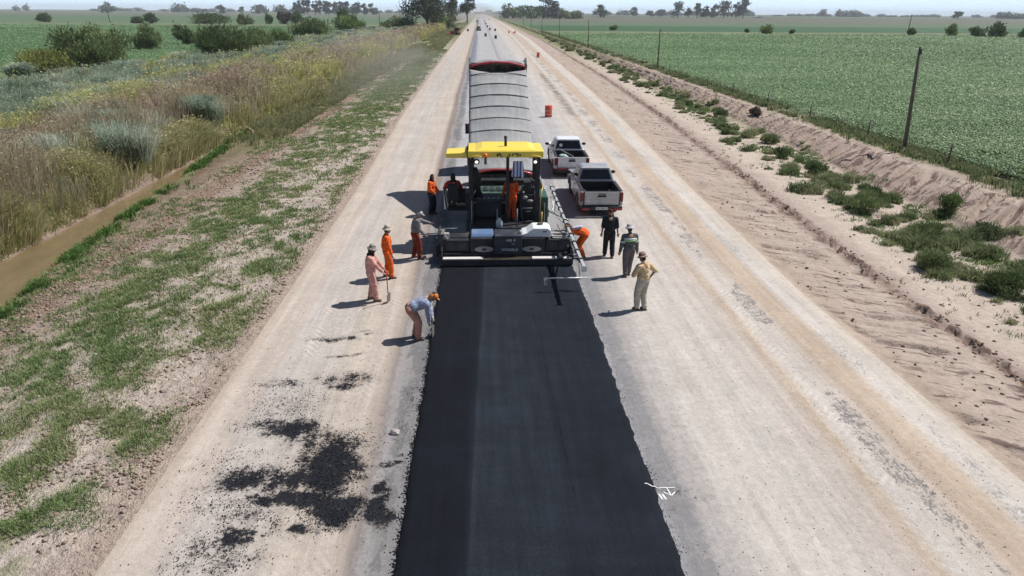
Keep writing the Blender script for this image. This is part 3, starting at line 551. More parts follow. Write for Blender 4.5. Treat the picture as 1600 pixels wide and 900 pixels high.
fuzz(150000, lambda u, y: np.clip(sst(1 - zone(u, y)[0], .46, .56) + .35 * sst(u, -22.5, -20), 0, 1) * np.where(u < -36, .4, 1), lambda u, y: (1.15 * clump(u + 9, y) + .35) * bank(u), .0021, [(0, (.22, .26, .09)), (.5, (.38, .39, .14)), (1, (.54, .49, .24))], 205, -53, -18.2, tf=lambda u, y: fbm(u * .3, y * .2, 146))
fuzz(60000, lambda u, y: .4 + .6 * sst(fbm(u * 1.1, y * .8, 192, 3), .35, .55), lambda u, y: .3 + 1.25 * sst(fbm(u * .6, y * .45, 150), .3, .7), .0020, [(0, (.20, .23, .09)), (.5, (.36, .35, .16)), (1, (.48, .41, .26))], 209, -20.8, -17.9, 19, 90, 1.4, tf=lambda u, y: fbm(u * .8, y * .6, 210))
fuzz(60000, lambda u, y: np.clip(sst(-u, 27, 35), 0, 1), lambda u, y: (.5 + 1.1 * sst(fbm(u * .45, y * .32, 148, 3), .35, .65)), .0019, [(0, (.17, .22, .15)), (.6, (.30, .35, .25)), (1, (.46, .46, .34))], 213, -53, -27, tf=lambda u, y: fbm(u * .4, y * .3, 149))

g = np.random.default_rng(520); cu, cy = scatter(620, -50, -19.6, 24, 330, lambda u, y: np.clip(.16 + .7 * sst(-u, 26, 36), 0, 1), 1.35, 521); crr = (.5 + .9 * g.random(len(cu))) * (1 + cy / 500)
ku = np.repeat(cu, 8) + g.normal(0, .3, len(cu) * 8); ky = np.repeat(cy, 8) + g.normal(0, .4, len(cu) * 8); kr = np.repeat(crr, 8); d = np.hypot(ky, 25)
tag(tufts('pampas_grass_cover', ku, ky, 34, kr * 1.6, d * .0008, .85, [(0, (.17, .23, .16)), (.5, (.29, .36, .27)), (1, (.48, .50, .40))], 523, rad=kr * .22, tint=np.repeat(g.random(len(cu)), 8), trans=.4, curl=1.), kind='stuff')

# right ditch ground cover ----------------------------------------------------
def wd(u, y):
    c = 17.6 + 1.3 * (vn(y * .08, y * 0, 161) - .5); band = np.exp(-((u - c) / np.interp(y, [15, 40, 90], [1.7, 1.9, 2.6])) ** 2)
    return band * sst(fbm(u * .95, y * .7, 162, 3), .50, .58) * np.interp(y, [15, 30, 200], [.9, .75, 1.])
g = np.random.default_rng(430); cu, cy = scatter(2600, 14.4, 21.6, 15, 260, lambda u, y: np.clip(wd(u, y) * .8 + .05 * (u > 15.6), 0, 1), 1.35, 43); crr = (.12 + .46 * g.random(len(cu)) ** 2.) * (1 + cy / 260)
nt_ = np.clip((crr * 95).astype(int), 8, 70); ku = np.repeat(cu, nt_); ky = np.repeat(cy, nt_); kr = np.repeat(crr, nt_); kt = np.repeat(g.random(len(cu)), nt_); aa = g.uniform(0, 6.28, len(ku)); rq = g.random(len(ku)) ** .55
u_ = ku + np.cos(aa) * rq * kr; y_ = ky + np.sin(aa) * rq * kr; d = np.hypot(y_, 18)
tag(tufts('weeds', u_, y_, 8, kr * 1.05 * (1 - .75 * rq ** 2) + .08, d * .00095, .9, [(0, (.10, .14, .06)), (.35, (.16, .20, .09)), (.7, (.23, .26, .13)), (1, (.34, .33, .20))], 44, rad=.10 + 0 * u_, tint=kt, trans=.35), kind='stuff')
weeds('grass', 12000, 1.4, 15, 90, lambda u, y: np.exp(-((u - 18.2) / 1.9) ** 2) * sst(fbm(u * .4, y * .3, 165, 3), .52, .6), 8, lambda u, y, d: .14 + 0 * u, .0009, .7, [(0, (.08, .15, .04)), (1, (.15, .22, .08))], 45, rad=.16, u0=15, u1=21)
weeds('weeds', 16000, 1.5, 20, 330, lambda u, y: np.exp(-((u - 27.3) / 1.0) ** 2) * sst(fbm(u * .4, y * .3, 166, 3), .36, .5), 9, lambda u, y, d: .2 + .45 * fbm(u * .6, y * .5, 167), .0009, .6, [(0, (.09, .13, .05)), (.6, (.16, .20, .09)), (1, (.30, .28, .17))], 47, rad=.18, radk=.001, u0=25., u1=29.5)
weeds('dry_grass', 5000, 1.4, 18, 200, lambda u, y: .25 * sst(fbm(u * .5, y * .3, 168, 3), .45, .6), 7, lambda u, y, d: .14 + 0 * u, .0009, .9, [(0, (.16, .13, .08)), (1, (.32, .28, .18))], 49, rad=.12, u0=14, u1=27)

# soy plants -------------------------------------------------------------------
def soy(side, N, y0, y1, seed):
    g = np.random.default_rng(seed); y = y0 * (y1 / y0) ** g.random(N)
    if side > 0: u = 28.0 + g.random(N) * np.maximum(.92 * y - 24, 2)
    else: u = -(53 + g.random(N) * np.maximum(.72 * y - 42, 2))
    row = np.round(u / .52) * .52 + g.normal(0, .11, N); u = np.where(y < 90, row, u)
    x = xmap(u, y); d = np.sqrt(x * x + y * y); z = height(u, y) + .12 + .22 * g.random(N) + .10 * fbm(u * .8, y * .8, 171)
    nn = np.stack([g.normal(0, .45, N), g.normal(0, .45, N) - .15, np.ones(N)], -1)
    V, Fs = leafquads(np.stack([x, y, z], -1), nn, (.05 + d * .0014) * g.uniform(.6, 1.3, N), seed + 1, 1.2)
    tn = (.02 + .55 * fbm(u * .05, y * .14, 172) + .45 * fbm(u * .018, y * .035, 173, 3) + .38 * (g.random(N) - .4)).clip(0, 1)
    tag(np_mesh('soy_plants', V, Fs, leafmat('soy_leaf', [(0, (.07, .13, .05)), (.5, (.14, .225, .095)), (.85, (.22, .31, .15)), (1, (.34, .42, .25))], .2, .5), attrs={'tint': np.repeat(tn, 4)}), kind='stuff')
soy(1, 430000, 30, 300, 51); soy(-1, 130000, 88, 400, 53)
# ------------------------------------------------------------------ bushes and trees
GREEN_WILLOW = [(0, (.09, .12, .05)), (.5, (.18, .23, .095)), (1, (.32, .37, .18))]
GREEN_DARK = [(0, (.055, .085, .035)), (.5, (.12, .165, .065)), (1, (.22, .27, .12))]
GREEN_YELLOW = [(0, (.12, .14, .035)), (.5, (.24, .25, .07)), (1, (.36, .35, .13))]
GREEN_LIGHT = [(0, (.09, .14, .045)), (.5, (.18, .25, .08)), (1, (.29, .36, .14))]
BROWNISH = [(0, (.07, .065, .05)), (.5, (.12, .105, .08)), (1, (.17, .155, .11))]
EUCA = [(0, (.035, .052, .032)), (.5, (.07, .092, .058)), (1, (.12, .145, .095))]
BARK = M('bark', (.14, .11, .085), .95, vs=2.5, var=.3, bump=.6)
PALM = {'willow': GREEN_WILLOW, 'dark': GREEN_DARK, 'yellow': GREEN_YELLOW, 'light': GREEN_LIGHT, 'brown': BROWNISH, 'euca': EUCA}
def cloud(cl, n, size, seed, streak=0., up=0.):
    """leaf faces filling a list of clumps (cx,cy,cz,rx,ry,rz); denser towards each clump's skin"""
    g = np.random.default_rng(seed); cl = np.array(cl); wt = (cl[:, 3] * cl[:, 4] * cl[:, 5]) ** (2 / 3); k = g.choice(len(cl), n, p=wt / wt.sum())
    d = g.normal(size=(n, 3)); d /= np.linalg.norm(d, axis=1, keepdims=True); r = g.random(n) ** .38 * (1 + .16 * g.normal(size=n))
    P = cl[k, :3] + d * cl[k, 3:] * r[:, None]; keep = P[:, 2] > .03; P, d, k = P[keep], d[keep], k[keep]; m = len(P)
    N = d + g.normal(0, .55, (m, 3)) + np.array([0, 0, .35]); N /= np.linalg.norm(N, axis=1, keepdims=True); sz = size * g.uniform(.5, 1.4, m)
    if streak:
        T = d * .6 + np.array([0, 0, up]) + g.normal(0, .3, (m, 3)); T /= np.linalg.norm(T, axis=1, keepdims=True); B = np.cross(T, N); B /= np.linalg.norm(B, axis=1, keepdims=True) + 1e-9
        s = sz[:, None]; V = np.stack([P - T * s * streak, P - B * s * .32, P + T * s * streak, P + B * s * .32], 1).reshape(-1, 3); Fs = [4 * np.arange(m)[:, None] + np.array([0, 1, 2, 3])]
    else: V, Fs = leafquads(P, N, sz, seed + 3, 1.1)
    base = g.random(len(cl)); t = (base[k] * .45 + .2 + g.normal(0, .14, m)).clip(0, 1); return V, Fs, np.repeat(t, 4)
def bush(name, X, Y, w, h, kind, label, cat, seed, group=None, n=None, streak=1.0, dep=1., up=.9):
    g = np.random.default_rng(seed); d = math.hypot(X, Y); px = d / 683.
    u = np.array([X * 1.]); z0 = float(height(u, np.array([Y * 1.]))[0]) - .1
    e = empty(name, (X, Y, z0), 0, label, cat, group); cl = []
    nc = int(np.clip(w / max(h, .1) * 12, 14, 34))
    for i in range(nc):
        a = g.uniform(0, 6.28); r = math.sqrt(g.random()) * .62; x = math.cos(a) * r * w / 2 * 1.05; y = math.sin(a) * r * w / 2 * dep
        top = h * (1 - .55 * r * r) * g.uniform(.62, 1.02); rz = top * g.uniform(.26, .36); cz = top - rz if g.random() < .6 else g.uniform(rz * .5, max(top - rz, rz * .6))
        rr = w * g.uniform(.15, .23); cl.append((x, y, cz, rr, rr * dep, rz))
    sz = max(px * 1.3, .045 if h < 1.5 else .10); nn = n or int(np.clip(w * h / sz ** 2 * 11, 900, 26000)); streak *= .8
    V, Fs, t = cloud(cl, nn, sz, seed + 1, streak, up); np_mesh('foliage', V, Fs, leafmat('leaf_' + kind, PALM[kind], .22), e, attrs={'tint': t})
    m = MB()
    for i in range(5):
        a = g.uniform(0, 6.28); q = cl[i]; m.tube([(math.cos(a) * .05 * w, math.sin(a) * .05 * w, 0), (q[0] * .5, q[1] * .5, q[2] * .55), (q[0], q[1], q[2] + q[5] * .3)], [h * .018 + .01, h * .012 + .006, .005 + h * .004], 6)
    m.build('stem', BARK, e, smooth=True); return e
def tree(name, X, Y, w, h, kind, label, seed, group=None, trunk=.28, n=None, lobes=16, gap=1., cat='tree', dead=False):
    g = np.random.default_rng(seed); d = math.hypot(X, Y); px = d / 683.
    z0 = float(height(np.array([X * 1.]), np.array([Y * 1.]))[0]) - .2; e = empty(name, (X, Y, z0), 0, label, cat, group)
    cl = []; m = MB(); tr = h * .028 + .05; th = h * trunk
    m.tube([(0, 0, -.2), (.2, .1, th * .5), (.1 * w * g.uniform(-.5, .5), 0, th), (0, 0, h * .72)], [tr * 1.25, tr, tr * .8, tr * .25], 9)
    for i in range(lobes):
        a = 2 * math.pi * (i / lobes) * 2.4 + g.uniform(-.4, .4); t = g.random(); zc = th + (h - th) * (.12 + .76 * t); rad = w * .5 * (.86 - .55 * max(0, t - .35)) * g.uniform(.35, .9)
        x, y = math.cos(a) * rad, math.sin(a) * rad; rr = w * g.uniform(.15, .24) * (1.2 - .35 * t); rz = min(rr * g.uniform(.75, 1.15), (h - zc) * .9 + .3)
        cl.append((x, y, min(zc, h - rz), rr * gap, rr * gap, rz)); m.tube([(0, 0, th * g.uniform(.6, 1.)), (x * .45, y * .45, (th + zc) * .52), (x, y, zc)], [tr * .5, tr * .32, tr * .1], 6)
    if not dead:
        sz = max(px * 1.5, .14); nn = n or int(np.clip(w * h / sz ** 2 * 9.0, 500, 30000)); V, Fs, tt = cloud(cl, nn, sz, seed + 1)
        np_mesh('crown', V, Fs, leafmat('leaf_' + kind, PALM[kind], .2), e, attrs={'tint': tt})
    m.build('trunk', BARK, e, smooth=True); return e
sd_ = 1000
for (X, Y, w, h, k, lab, st) in [
    (-54, 103, 10, 7.6, 'willow', 'tall dark willowy bush behind the low yellowish bush', 1.2),
    (-57.5, 97, 8.2, 3.7, 'yellow', 'low yellowish green bush at the foot of a tall dark bush', 1.),
    (-69.8, 156, 6.8, 5.4, 'willow', 'round green bush alone between the leaning post and the paired bushes', 1.2),
    (-71.8, 180, 6.8, 5.5, 'dark', 'dark oval bush just left behind the biggest round bush', 1.2),
    (-46.4, 133, 12.5, 6.6, 'dark', 'widest dark round bush at the crest of the weedy bank', 1.2),
    (-49, 160, 11, 5.4, 'willow', 'grey green bush joined to the right of the widest dark bush', 1.2),
    (-48.5, 178, 9, 4.6, 'light', 'light green bush in the middle of the bank hedge', 1.1),
    (-54, 232, 15, 7, 'willow', 'long pale willowy bush in the right half of the bank hedge', 1.1),
    (-54, 305, 15, 7.6, 'light', 'bright green bush closing the right end of the bank hedge', 1.1),
    (-62, 335, 8, 9.4, 'dark', 'dark pointed bush rising behind the end of the bank hedge', 1.),
    (-280, 484, 10.5, 6.6, 'dark', 'lone dark round bush in the far left field', .8),
    (-211, 461, 9.4, 4.6, 'dark', 'lower one of two dark bushes side by side in the left field', .8),
    (-200, 455, 9.4, 6.8, 'dark', 'taller one of two dark bushes side by side in the left field', .8),
    (-165, 456, 26, 7.4, 'dark', 'long dark hedge like bush at the left field edge', .8),
    (-135, 425, 9, 7.2, 'willow', 'upright green bush right of the long hedge like bush', .8),
    (-142, 450, 12, 4, 'willow', 'low green bush between the hedge like bush and the brown bushes', .8),
    (-133, 468, 7, 6.6, 'dark', 'small dark bush left of the brown leaved bush', .8),
    (-124, 471, 11.5, 9.2, 'brown', 'large brown leaved round bush in the left field', .8),
    (-124, 500, 10.5, 8.2, 'dark', 'dark round bush right of the brown leaved bush', .8),
    (-37, 335, 18, 6.6, 'willow', 'wide grey green shrub left of the big roadside tree', .9),
    (-24, 380, 4.4, 7.4, 'brown', 'pale half dead conical shrub right of the big roadside tree', 1.1),
    (66.2, 360, 4.4, 2.6, 'light', 'small light green bush nearest the road in the right field', .8),
    (121, 327, 2.4, 1.8, 'dark', 'tiny dark bush left of the wide bush in the right field', .8),
    (123, 309, 6.9, 4.2, 'light', 'wide green bush between two tiny ones in the right field', .8),
    (135.4, 311, 2.6, 1.9, 'dark', 'tiny dark bush right of the wide bush in the right field', .8),
    (178, 294, 4.4, 3.3, 'dark', 'dark round bush beside the far leaning pole in the right field', .8),
    (192, 290, 7.6, 5.2, 'light', 'left half of the twin bush pair in the right field', .8),
    (197, 281, 7.2, 4.6, 'dark', 'right half of the twin bush pair in the right field', .8),
    (203, 278, 9.0, 6.2, 'dark', 'large dark peaked bush in the right field', .8),
    (211, 272, 7.6, 4.2, 'dark', 'dark bush nearest the right edge of the right field', .8)]:
    sd_ += 7; bush('bush', X, Y, w, h, k, lab, 'bush', sd_, streak=st)
# single shrubs in the ditch on the right
for (u, Y, w, h, k, lab) in [
    (17.2, 20.5, 1.9, 1.05, 'dark', 'nearest dark green shrub in the right ditch at the frame edge'),
    (15.9, 22.6, 1.5, .95, 'willow', 'grey green leafy shrub standing on pale sand left of the nearest shrub'),
    (17.4, 26.2, 1.7, .9, 'willow', 'rounded shrub with grey leaves by the bright grass patch'),
    (16.8, 30.6, 2.2, 1.1, 'willow', 'widest shrub of the right ditch beside the grass patch'),
    (17.9, 32.2, 1.7, 1.0, 'dark', 'dark shrub touching the widest ditch shrub from behind'),
    (20.6, 29.6, 1.4, 1.0, 'light', 'light green upright shrub at the foot of the eroded bank'),
    (20.4, 26.4, 1.5, .9, 'dark', 'dark spreading shrub below the eroded bank'),
    (17.6, 38.6, 1.5, .9, 'dark', 'compact dark shrub midway along the right ditch'),
    (17.2, 43.2, 1.4, .85, 'dark', 'dark shrub in the ditch level with the nearest utility pole'),
    (18.6, 48.5, 1.5, .8, 'willow', 'grey shrub in the ditch beyond the nearest utility pole'),
    (22.6, 60.0, 1.3, .9, 'brown', 'brownish twiggy shrub on the bank by the fence'),
    (19.2, 62.0, 1.6, .9, 'dark', 'dark shrub far along the right ditch below the bank')]:
    sd_ += 7; X = float(xmap(np.array([u * 1.]), np.array([Y * 1.]))[0]); e = bush('shrub', X, Y, w, h, k, lab, 'shrub', sd_, streak=.9); e.location.z = float(height(np.array([u * 1.]), np.array([Y * 1.]))[0]) - .03
# pampas tussocks
for i, (X, Y, sc, lab) in enumerate([(-18.9, 37.4, 1.45, 'largest blue green pampas tussock leaning over the muddy canal bank'), (-19.5, 50, 1.25, 'pale pampas tussock further along the canal bank'),
                                     (-55, 88, 1.2, 'dark blue green tussock in front of the yellowish bush'), (-38, 50, 1.1, 'blue green tussock deep in the weeds at the left frame edge'), (-22.5, 44, 1.0, 'smaller pale tussock between the two large ones on the canal bank')]):
    e = empty('pampas_tussock', (X, Y, float(height(np.array([X]), np.array([Y * 1.]))[0]) - .05), 0, lab, 'grass tussock'); n = 11
    g = np.random.default_rng(900 + i); ox, oy = g.normal(0, .34 * sc, n), g.normal(0, .55 * sc, n)
    tufts('blades', np.zeros(n), np.zeros(n), 190, g.uniform(1.6, 2.6, n) * sc, np.full(n, max(.02, math.hypot(X, Y) * .0007)), .85, [(0, (.15, .21, .15)), (.5, (.27, .34, .26)), (1, (.48, .52, .42))], 910 + i * 3, parent=e, rad=.22 * sc, at=(ox, oy, g.uniform(0, .3, n)), bias=(.10, -.05), curl=1.2, trans=.4)
# roadside and far trees
sd_ = 3000
for (X, Y, w, h, k, tr, lo, gp, lab) in [
    (-24, 330, 23, 19.5, 'euca', .26, 24, 1.05, 'largest roadside tree with a dark thick trunk and spreading crown'),
    (-23, 392, 11, 9.6, 'light', .1, 12, 1.1, 'bright green round tree directly right of the largest roadside tree'),
    (-17.5, 395, 8, 7, 'dark', .1, 9, 1.1, 'small dark tree between the bright green tree and the tall pair'),
    (-20, 520, 13, 21, 'euca', .3, 16, .95, 'left one of the tall narrow pair of roadside trees'),
    (-10, 560, 15, 21, 'euca', .38, 14, .85, 'right one of the tall narrow pair with a bare trunk'),
    (-22, 560, 12, 10, 'dark', .1, 10, 1.1, 'low dark tree under the tall narrow pair'),
    (204, 1240, 23, 22, 'euca', .08, 14, 1.15, 'lone broad tree right of the roadside wood on the right'),
    (1002, 1500, 22, 16, 'dark', .3, 9, 1.1, 'lone umbrella shaped tree far in the right field')]:
    sd_ += 11; tree('tree', X, Y, w, h, k, lab, sd_, trunk=tr, lobes=lo, gap=gp)
for i, (X, w, h, k) in enumerate([(33, 11, 15, 'dark'), (42, 13, 12, 'dark'), (53, 14, 13, 'light'), (63, 14, 13, 'dark'), (74, 13, 12, 'dark'), (86, 14, 22, 'euca'), (97, 13, 19, 'euca'), (107, 12, 11, 'dark'), (117, 7, 8, 'light'), (125, 6, 6.5, 'dark'), (131, 8, 8, 'dark')]):
    sd_ += 11; tree('tree', X + 3, 1000 + 15 * (i % 3), w + 9, h * 1.35, k, 'dark green tree in the roadside wood across the right field', sd_, 'trees of the roadside wood on the right', trunk=.01, lobes=18, gap=1.2)
tree('bare_tree', 37, 985, 12, 22, 'dark', 'leafless tree sticking out of the left end of the roadside wood', 3900, trunk=.3, lobes=14, dead=True)
for i, (X, w, h) in enumerate([(391, 28, 33), (412, 16, 20), (430, 18, 33), (446, 20, 22), (463, 20, 27), (484, 30, 33), (508, 24, 32), (522, 24, 37)]):
    sd_ += 11; tree('tree', X, 1440, w, h, 'euca', 'tall grey green tree in the compact grove beyond the right field', sd_, 'trees of the compact grove on the right', trunk=.12, lobes=14, gap=1.2)
for i in range(15):
    sd_ += 11; tree('tree', -396 + i * 10.2 + RNG.uniform(-2, 2), 1600 + RNG.uniform(-20, 20), 17, 31 - .35 * i + RNG.uniform(-3, 3), 'euca', 'tall grey green tree in the long grove beyond the left field', sd_, 'trees of the long grove on the left', trunk=.1, lobes=12, gap=1.25)
tree('tree', -236, 1620, 22, 25, 'euca', 'lone tree just right of the long grove beyond the left field', 3990, trunk=.15, lobes=11, gap=1.1)
for i, (px, w, h, Yd, lab) in enumerate([(-890, 38, 26, 1800, 'round tree clump top above the far left tree line'), (-640, 26, 20, 1850, 'left small round tree left of the long grove'), (-590, 14, 16, 1850, 'thin small tree left of the long grove'), (-548, 44, 22, 1850, 'wide tree between the thin tree and the long grove'), (-500, 40, 22, 1870, 'wide low tree beside the long grove on its left'), (-452, 26, 22, 1850, 'pointed tree nearest the long grove on its left'),
                                         (430, 26, 26, 2050, 'small round tree left of the compact grove on the right'), (478, 22, 15, 2050, 'low tree left of the compact grove on the right'), (508, 30, 18, 2050, 'low wide tree touching the left end of the compact grove')]):
    sd_ += 11; tree('tree', px, Yd, w, h, 'euca', lab, sd_, trunk=.08, lobes=9, gap=1.3)
# hazy woods along the horizon: one mass
cl = []
g = np.random.default_rng(77)
for (x0, x1, Y, h, dn) in [(-2600, -1700, 2900, 22, 26), (-1700, -250, 3300, 15, 50), (-1050, -900, 2500, 24, 6), (-150, 60, 3100, 16, 14), (60, 900, 2900, 17, 46), (900, 2700, 3100, 12, 60), (1360, 1540, 2900, 30, 12), (1000, 1080, 2900, 24, 7), (1700, 1760, 2300, 20, 6), (2050, 2200, 2500, 20, 9), (1480, 1560, 2000, 18, 8)]:
    for i in range(dn):
        hh = h * g.uniform(.45, 1.15); cl.append((g.uniform(x0, x1), Y + g.uniform(-60, 60), hh * .45, g.uniform(9, 26), 14, hh * .55))
V, Fs, t = cloud(cl, 42000, 6.5, 78); tag(np_mesh('woods', V, Fs, leafmat('leaf_far', EUCA, 0), attrs={'tint': t}), kind='stuff')

# far farm buildings in the dust at the end of the road
sw = M('shed_white', (.72, .72, .70), .7); sr = M('shed_roof', (.45, .46, .48), .6)
for (X, Y, w, h, lab) in [(22, 2300, 26, 9, 'left white farm shed in the haze at the road end'), (62, 2350, 38, 11, 'widest white farm shed in the haze at the road end'), (112, 2300, 24, 8, 'right white farm shed in the haze at the road end'), (575, 1500, 16, 4, 'small white shed at the foot of the compact grove')]:
    e = empty('shed', (X, Y, .2), 0, lab, 'shed'); m = MB(); m.box(-w / 2, w / 2, -6, 6, 0, h * .7); m.build('wall', sw, e)
    m = MB(); m.prism([(-w / 2 - .5, h * .7 + .02), (w / 2 + .5, h * .7 + .02), (0, h)], -6.5, 6.5, 'y'); m.build('roof', sr, e)
    m = MB(); m.box(-2, 2, -6.15, -6.01, 0, h * .5); m.build('door', sr, e)

# ------------------------------------------------------------------ poles and fence
wood_pole = M('pole_wood', (.13, .11, .085), .9, vs=4, var=.25, bump=.4); dkmetal = M('dark_metal', (.05, .05, .052), .5, .6)
PL = [(26.9, 42.5, 6.5, -.06, 'nearest tall wooden utility pole, leaning towards the road beside the fence'), (27.3, 109.5, 6.1, -.01, 'second wooden utility pole along the right fence'), (26.9, 180, 6.6, -.02, 'third wooden utility pole along the right fence'),
      (26.9, 247, 6.4, -.02, 'fourth wooden utility pole along the right fence'), (26.9, 318, 6.5, -.01, 'fifth wooden utility pole along the right fence'), (27, 388, 6.5, 0, 'sixth wooden utility pole along the right fence'), (27, 458, 6.5, .01, 'seventh and smallest clear utility pole along the right fence'),
      (-90, 184, 4.6, .0, 'short dark post with a bent top beside the tall willowy bush'), (-232, 470, 13, -.06, 'thin tall pole standing in the far left field'), (191, 318, 8.4, .03, 'lone thin pole standing in the far right field'),
      (-47, 345, 8, 0, 'thin pole behind the right end of the bank hedge'), (-40, 385, 8, 0, 'thin pole left of the wide grey green shrub')]
for i, (X, Y, h, ln, lab) in enumerate(PL):
    z0 = float(height(np.array([X]), np.array([Y * 1.]))[0]) - .2; e = empty('utility_pole' if i not in (7,) else 'post', (X, Y, z0), 0, lab, 'pole' if i != 7 else 'post'); e.rotation_euler = (0, ln, 0); r = .11 if i < 7 else .12 + Y * .0002
    m = MB(); m.tube([(0, 0, -.1), (0, 0, h * .5), (0, 0, h)], [r * 1.15, r, r * .8], 10); m.build('shaft', wood_pole, e, smooth=True)
    m = MB()
    if i == 7: m.tube([(0, 0, h - .05), (-.25, 0, h + .15), (-.5, 0, h + .02)], .1, 8)
    else: m.box(-.03, .03, -.16, -.09, h - .45, h - .12); m.tube([(0, -.1, h - .2), (.16, -.1, h - .2), (.16, -.1, h - .08)], .02, 6)
    m.build('bracket', dkmetal, e)
e = empty('fence', (27, 33.6, 0), 0, 'weathered wire fence with thin dark posts along the right field', 'fence'); postm = M('fence_post', (.12, .10, .08), .9, vs=4, var=.3)
fy = [24.5, 29] + [33.6, 38.3, 42.8, 47.2, 51.8, 56.2, 60.7, 65.2, 70, 74.8, 79, 83.5] + [83.5 + 8.8 * i for i in range(1, 30)]
for i, y in enumerate(fy):
    z = float(height(np.array([27.]), np.array([y * 1.]))[0]); big = i % 2 == 1; m = MB(); r = .055 if big else .03; h = 1.25 if big else 1.05; dx, dy = RNG.uniform(-.05, .05, 2)
    m.tube([(27, y, z - .1), (27 + dx, y + dy, z + h)], [r, r * .9], 7); m.build('post', postm, e, origin=(27, 33.6, 0), smooth=True)
for k, hz_ in enumerate((.35, .65, .95)):
    m = MB(); m.tube([(27, y, float(height(np.array([27.]), np.array([y * 1.]))[0]) + hz_) for y in fy], .006, 4); m.build('wire', dkmetal, e, origin=(27, 33.6, 0))
# ------------------------------------------------------------------ pickups
black_pl = M('black_plastic', (.014, .014, .016), .6, vs=6, dirt=.08); rubber = M('rubber', (.022, .021, .021), .9, vs=6, dirt=.55, bump=.3)
glassm = NT('dark_glass', .1, .35); glassm.color((.012, .014, .017)); glassm = glassm.m
redlens = M('red_lens', (.16, .010, .014), .3, vs=8); redref = M('red_reflector', (.36, .025, .04), .5); chrome = M('alloy', (.45, .45, .46), .35, .8, dirt=.3); white_plate = M('plate_white', (.62, .63, .62), .6)
tanlens = M('clear_lens', (.6, .6, .6), .2)
def pickup(loc, rz, paint, label, sticker=None, roofc=None):
    e = empty('pickup', loc, rz, label, 'pickup truck')
    W = .915
    # sides of cab + nose, with front wheel arch
    def arch(cy, r=.43, n=9, z0=.36): return [(cy - r * math.cos(math.pi * k / n), z0 + r * math.sin(math.pi * k / n) * 1.02) for k in range(n + 1)]
    poly = [(-.62, .40)] + arch(1.62)[:1] + arch(1.62)[1:] + [(2.42, .36), (2.62, .42), (2.66, .70), (2.56, .96), (2.30, 1.07), (1.25, 1.14), (1.1, 1.15), (-.62, 1.12)]
    m = MB(); m.prism(poly, -W, W, 'x'); b = m.build('body', paint, e, bevel=.035, seg=3)
    # greenhouse
    y0, y1, y2, y3 = -.60, 1.32, .52, -.42; lo, hi, zl, zh = .865, .66, 1.11, 1.72
    B = [(-lo, y0, zl), (lo, y0, zl), (lo, y1, zl), (-lo, y1, zl)]; T = [(-hi, y3, zh), (hi, y3, zh), (hi, y2, zh), (-hi, y2, zh)]
    m = MB(); m.hexa(B + T); m.build('cab', paint, e, bevel=.05, seg=3)
    m = MB(); m.hexa([(-hi - .01, y3 - .04, zh - .01), (hi + .01, y3 - .04, zh - .01), (hi + .01, y2 + .03, zh - .01), (-hi - .01, y2 + .03, zh - .01), (-hi + .1, y3 + .08, zh + .055), (hi - .1, y3 + .08, zh + .055), (hi - .1, y2 - .12, zh + .055), (-hi + .1, y2 - .12, zh + .055)])
    m.build('roof', roofc or paint, e, bevel=.03, seg=3)
    def pane(name, a, b, c, d, ins=(.06, .94, .1, .9), off=.012):
        a, b, c, d = map(Vector, (a, b, c, d)); q = lambda s, t: (a * (1 - s) + b * s) * (1 - t) + (d * (1 - s) + c * s) * t
        s0, s1, t0, t1 = ins; N = (b - a).cross(d - a).normalized() * off; P = [q(s0, t0), q(s1, t0), q(s1, t1), q(s0, t1)]
        mm = MB(); mm.hexa([p - N * .5 for p in P] + [p + N for p in P]); return mm.build(name, glassm, e, bevel=.004, seg=1)
    pane('rear_window', B[0], B[1], T[1], T[0], (.07, .93, .16, .88)); pane('windscreen', B[2], B[3], T[3], T[2], (.05, .95, .06, .94))
    for a, b_, c, d in ((B[3], B[0], T[0], T[3]), (B[1], B[2], T[2], T[1])):
        s = (.37, .64) if a == B[3] else (.14, .36)
        fw = (.12, .50) if a == B[3] else (.50, .88); rw = (.53, .90) if a == B[3] else (.10, .47)
        pane('front_side_window', a, b_, c, d, (*fw, .12, .88)); pane('rear_side_window', a, b_, c, d, (*rw, .12, .88))
    # bed walls with rear arch
    poly = [(-2.60, .55), (-2.60, .50), (-2.1, .42)] + arch(-1.50) + [(-.66, .40), (-.66, 1.13), (-2.60, 1.13)]
    for s in (-1, 1):
        m = MB(); m.prism(poly, s * (W - .13), s * W, 'x'); m.build('bed_side', paint, e, bevel=.025, seg=2)
        m = MB(); m.box(s * (W - .15) - .04 * (s > 0), s * (W - .15) + .04 * (s < 0), -2.5, -.72, .60, 1.10); m.box(min(s * (W - .16), s * (W - .02)), max(s * (W - .16), s * (W - .02)), -2.52, -.70, 1.135, 1.165); m.build('bed_rail', black_pl, e, bevel=.008)
    m = MB(); m.box(-.8, .8, -2.5, -.66, .56, .62); 
    for k in range(9): m.box(-.72 + k * .17, -.66 + k * .17, -2.48, -.7, .62, .64)
    m.box(-.78, .78, -.72, -.665, .62, 1.14); 
    for s in (-1, 1): m.box(min(s * .52, s * .78), max(s * .52, s * .78), -1.9, -1.1, .62, .86)
    m.build('bed_liner', black_pl, e)
    t = None
    m = MB(); m.box(-.74, .74, -2.66, -2.56, .54, 1.135); m.box(-.6, .6, -2.675, -2.66, .60, .78); tg = m.build('tailgate', paint, e, bevel=.02, seg=2)
    m = MB(); m.box(-.70, .70, -2.62, -2.555, 1.137, 1.155); m.build('edge_trim', black_pl, tg)
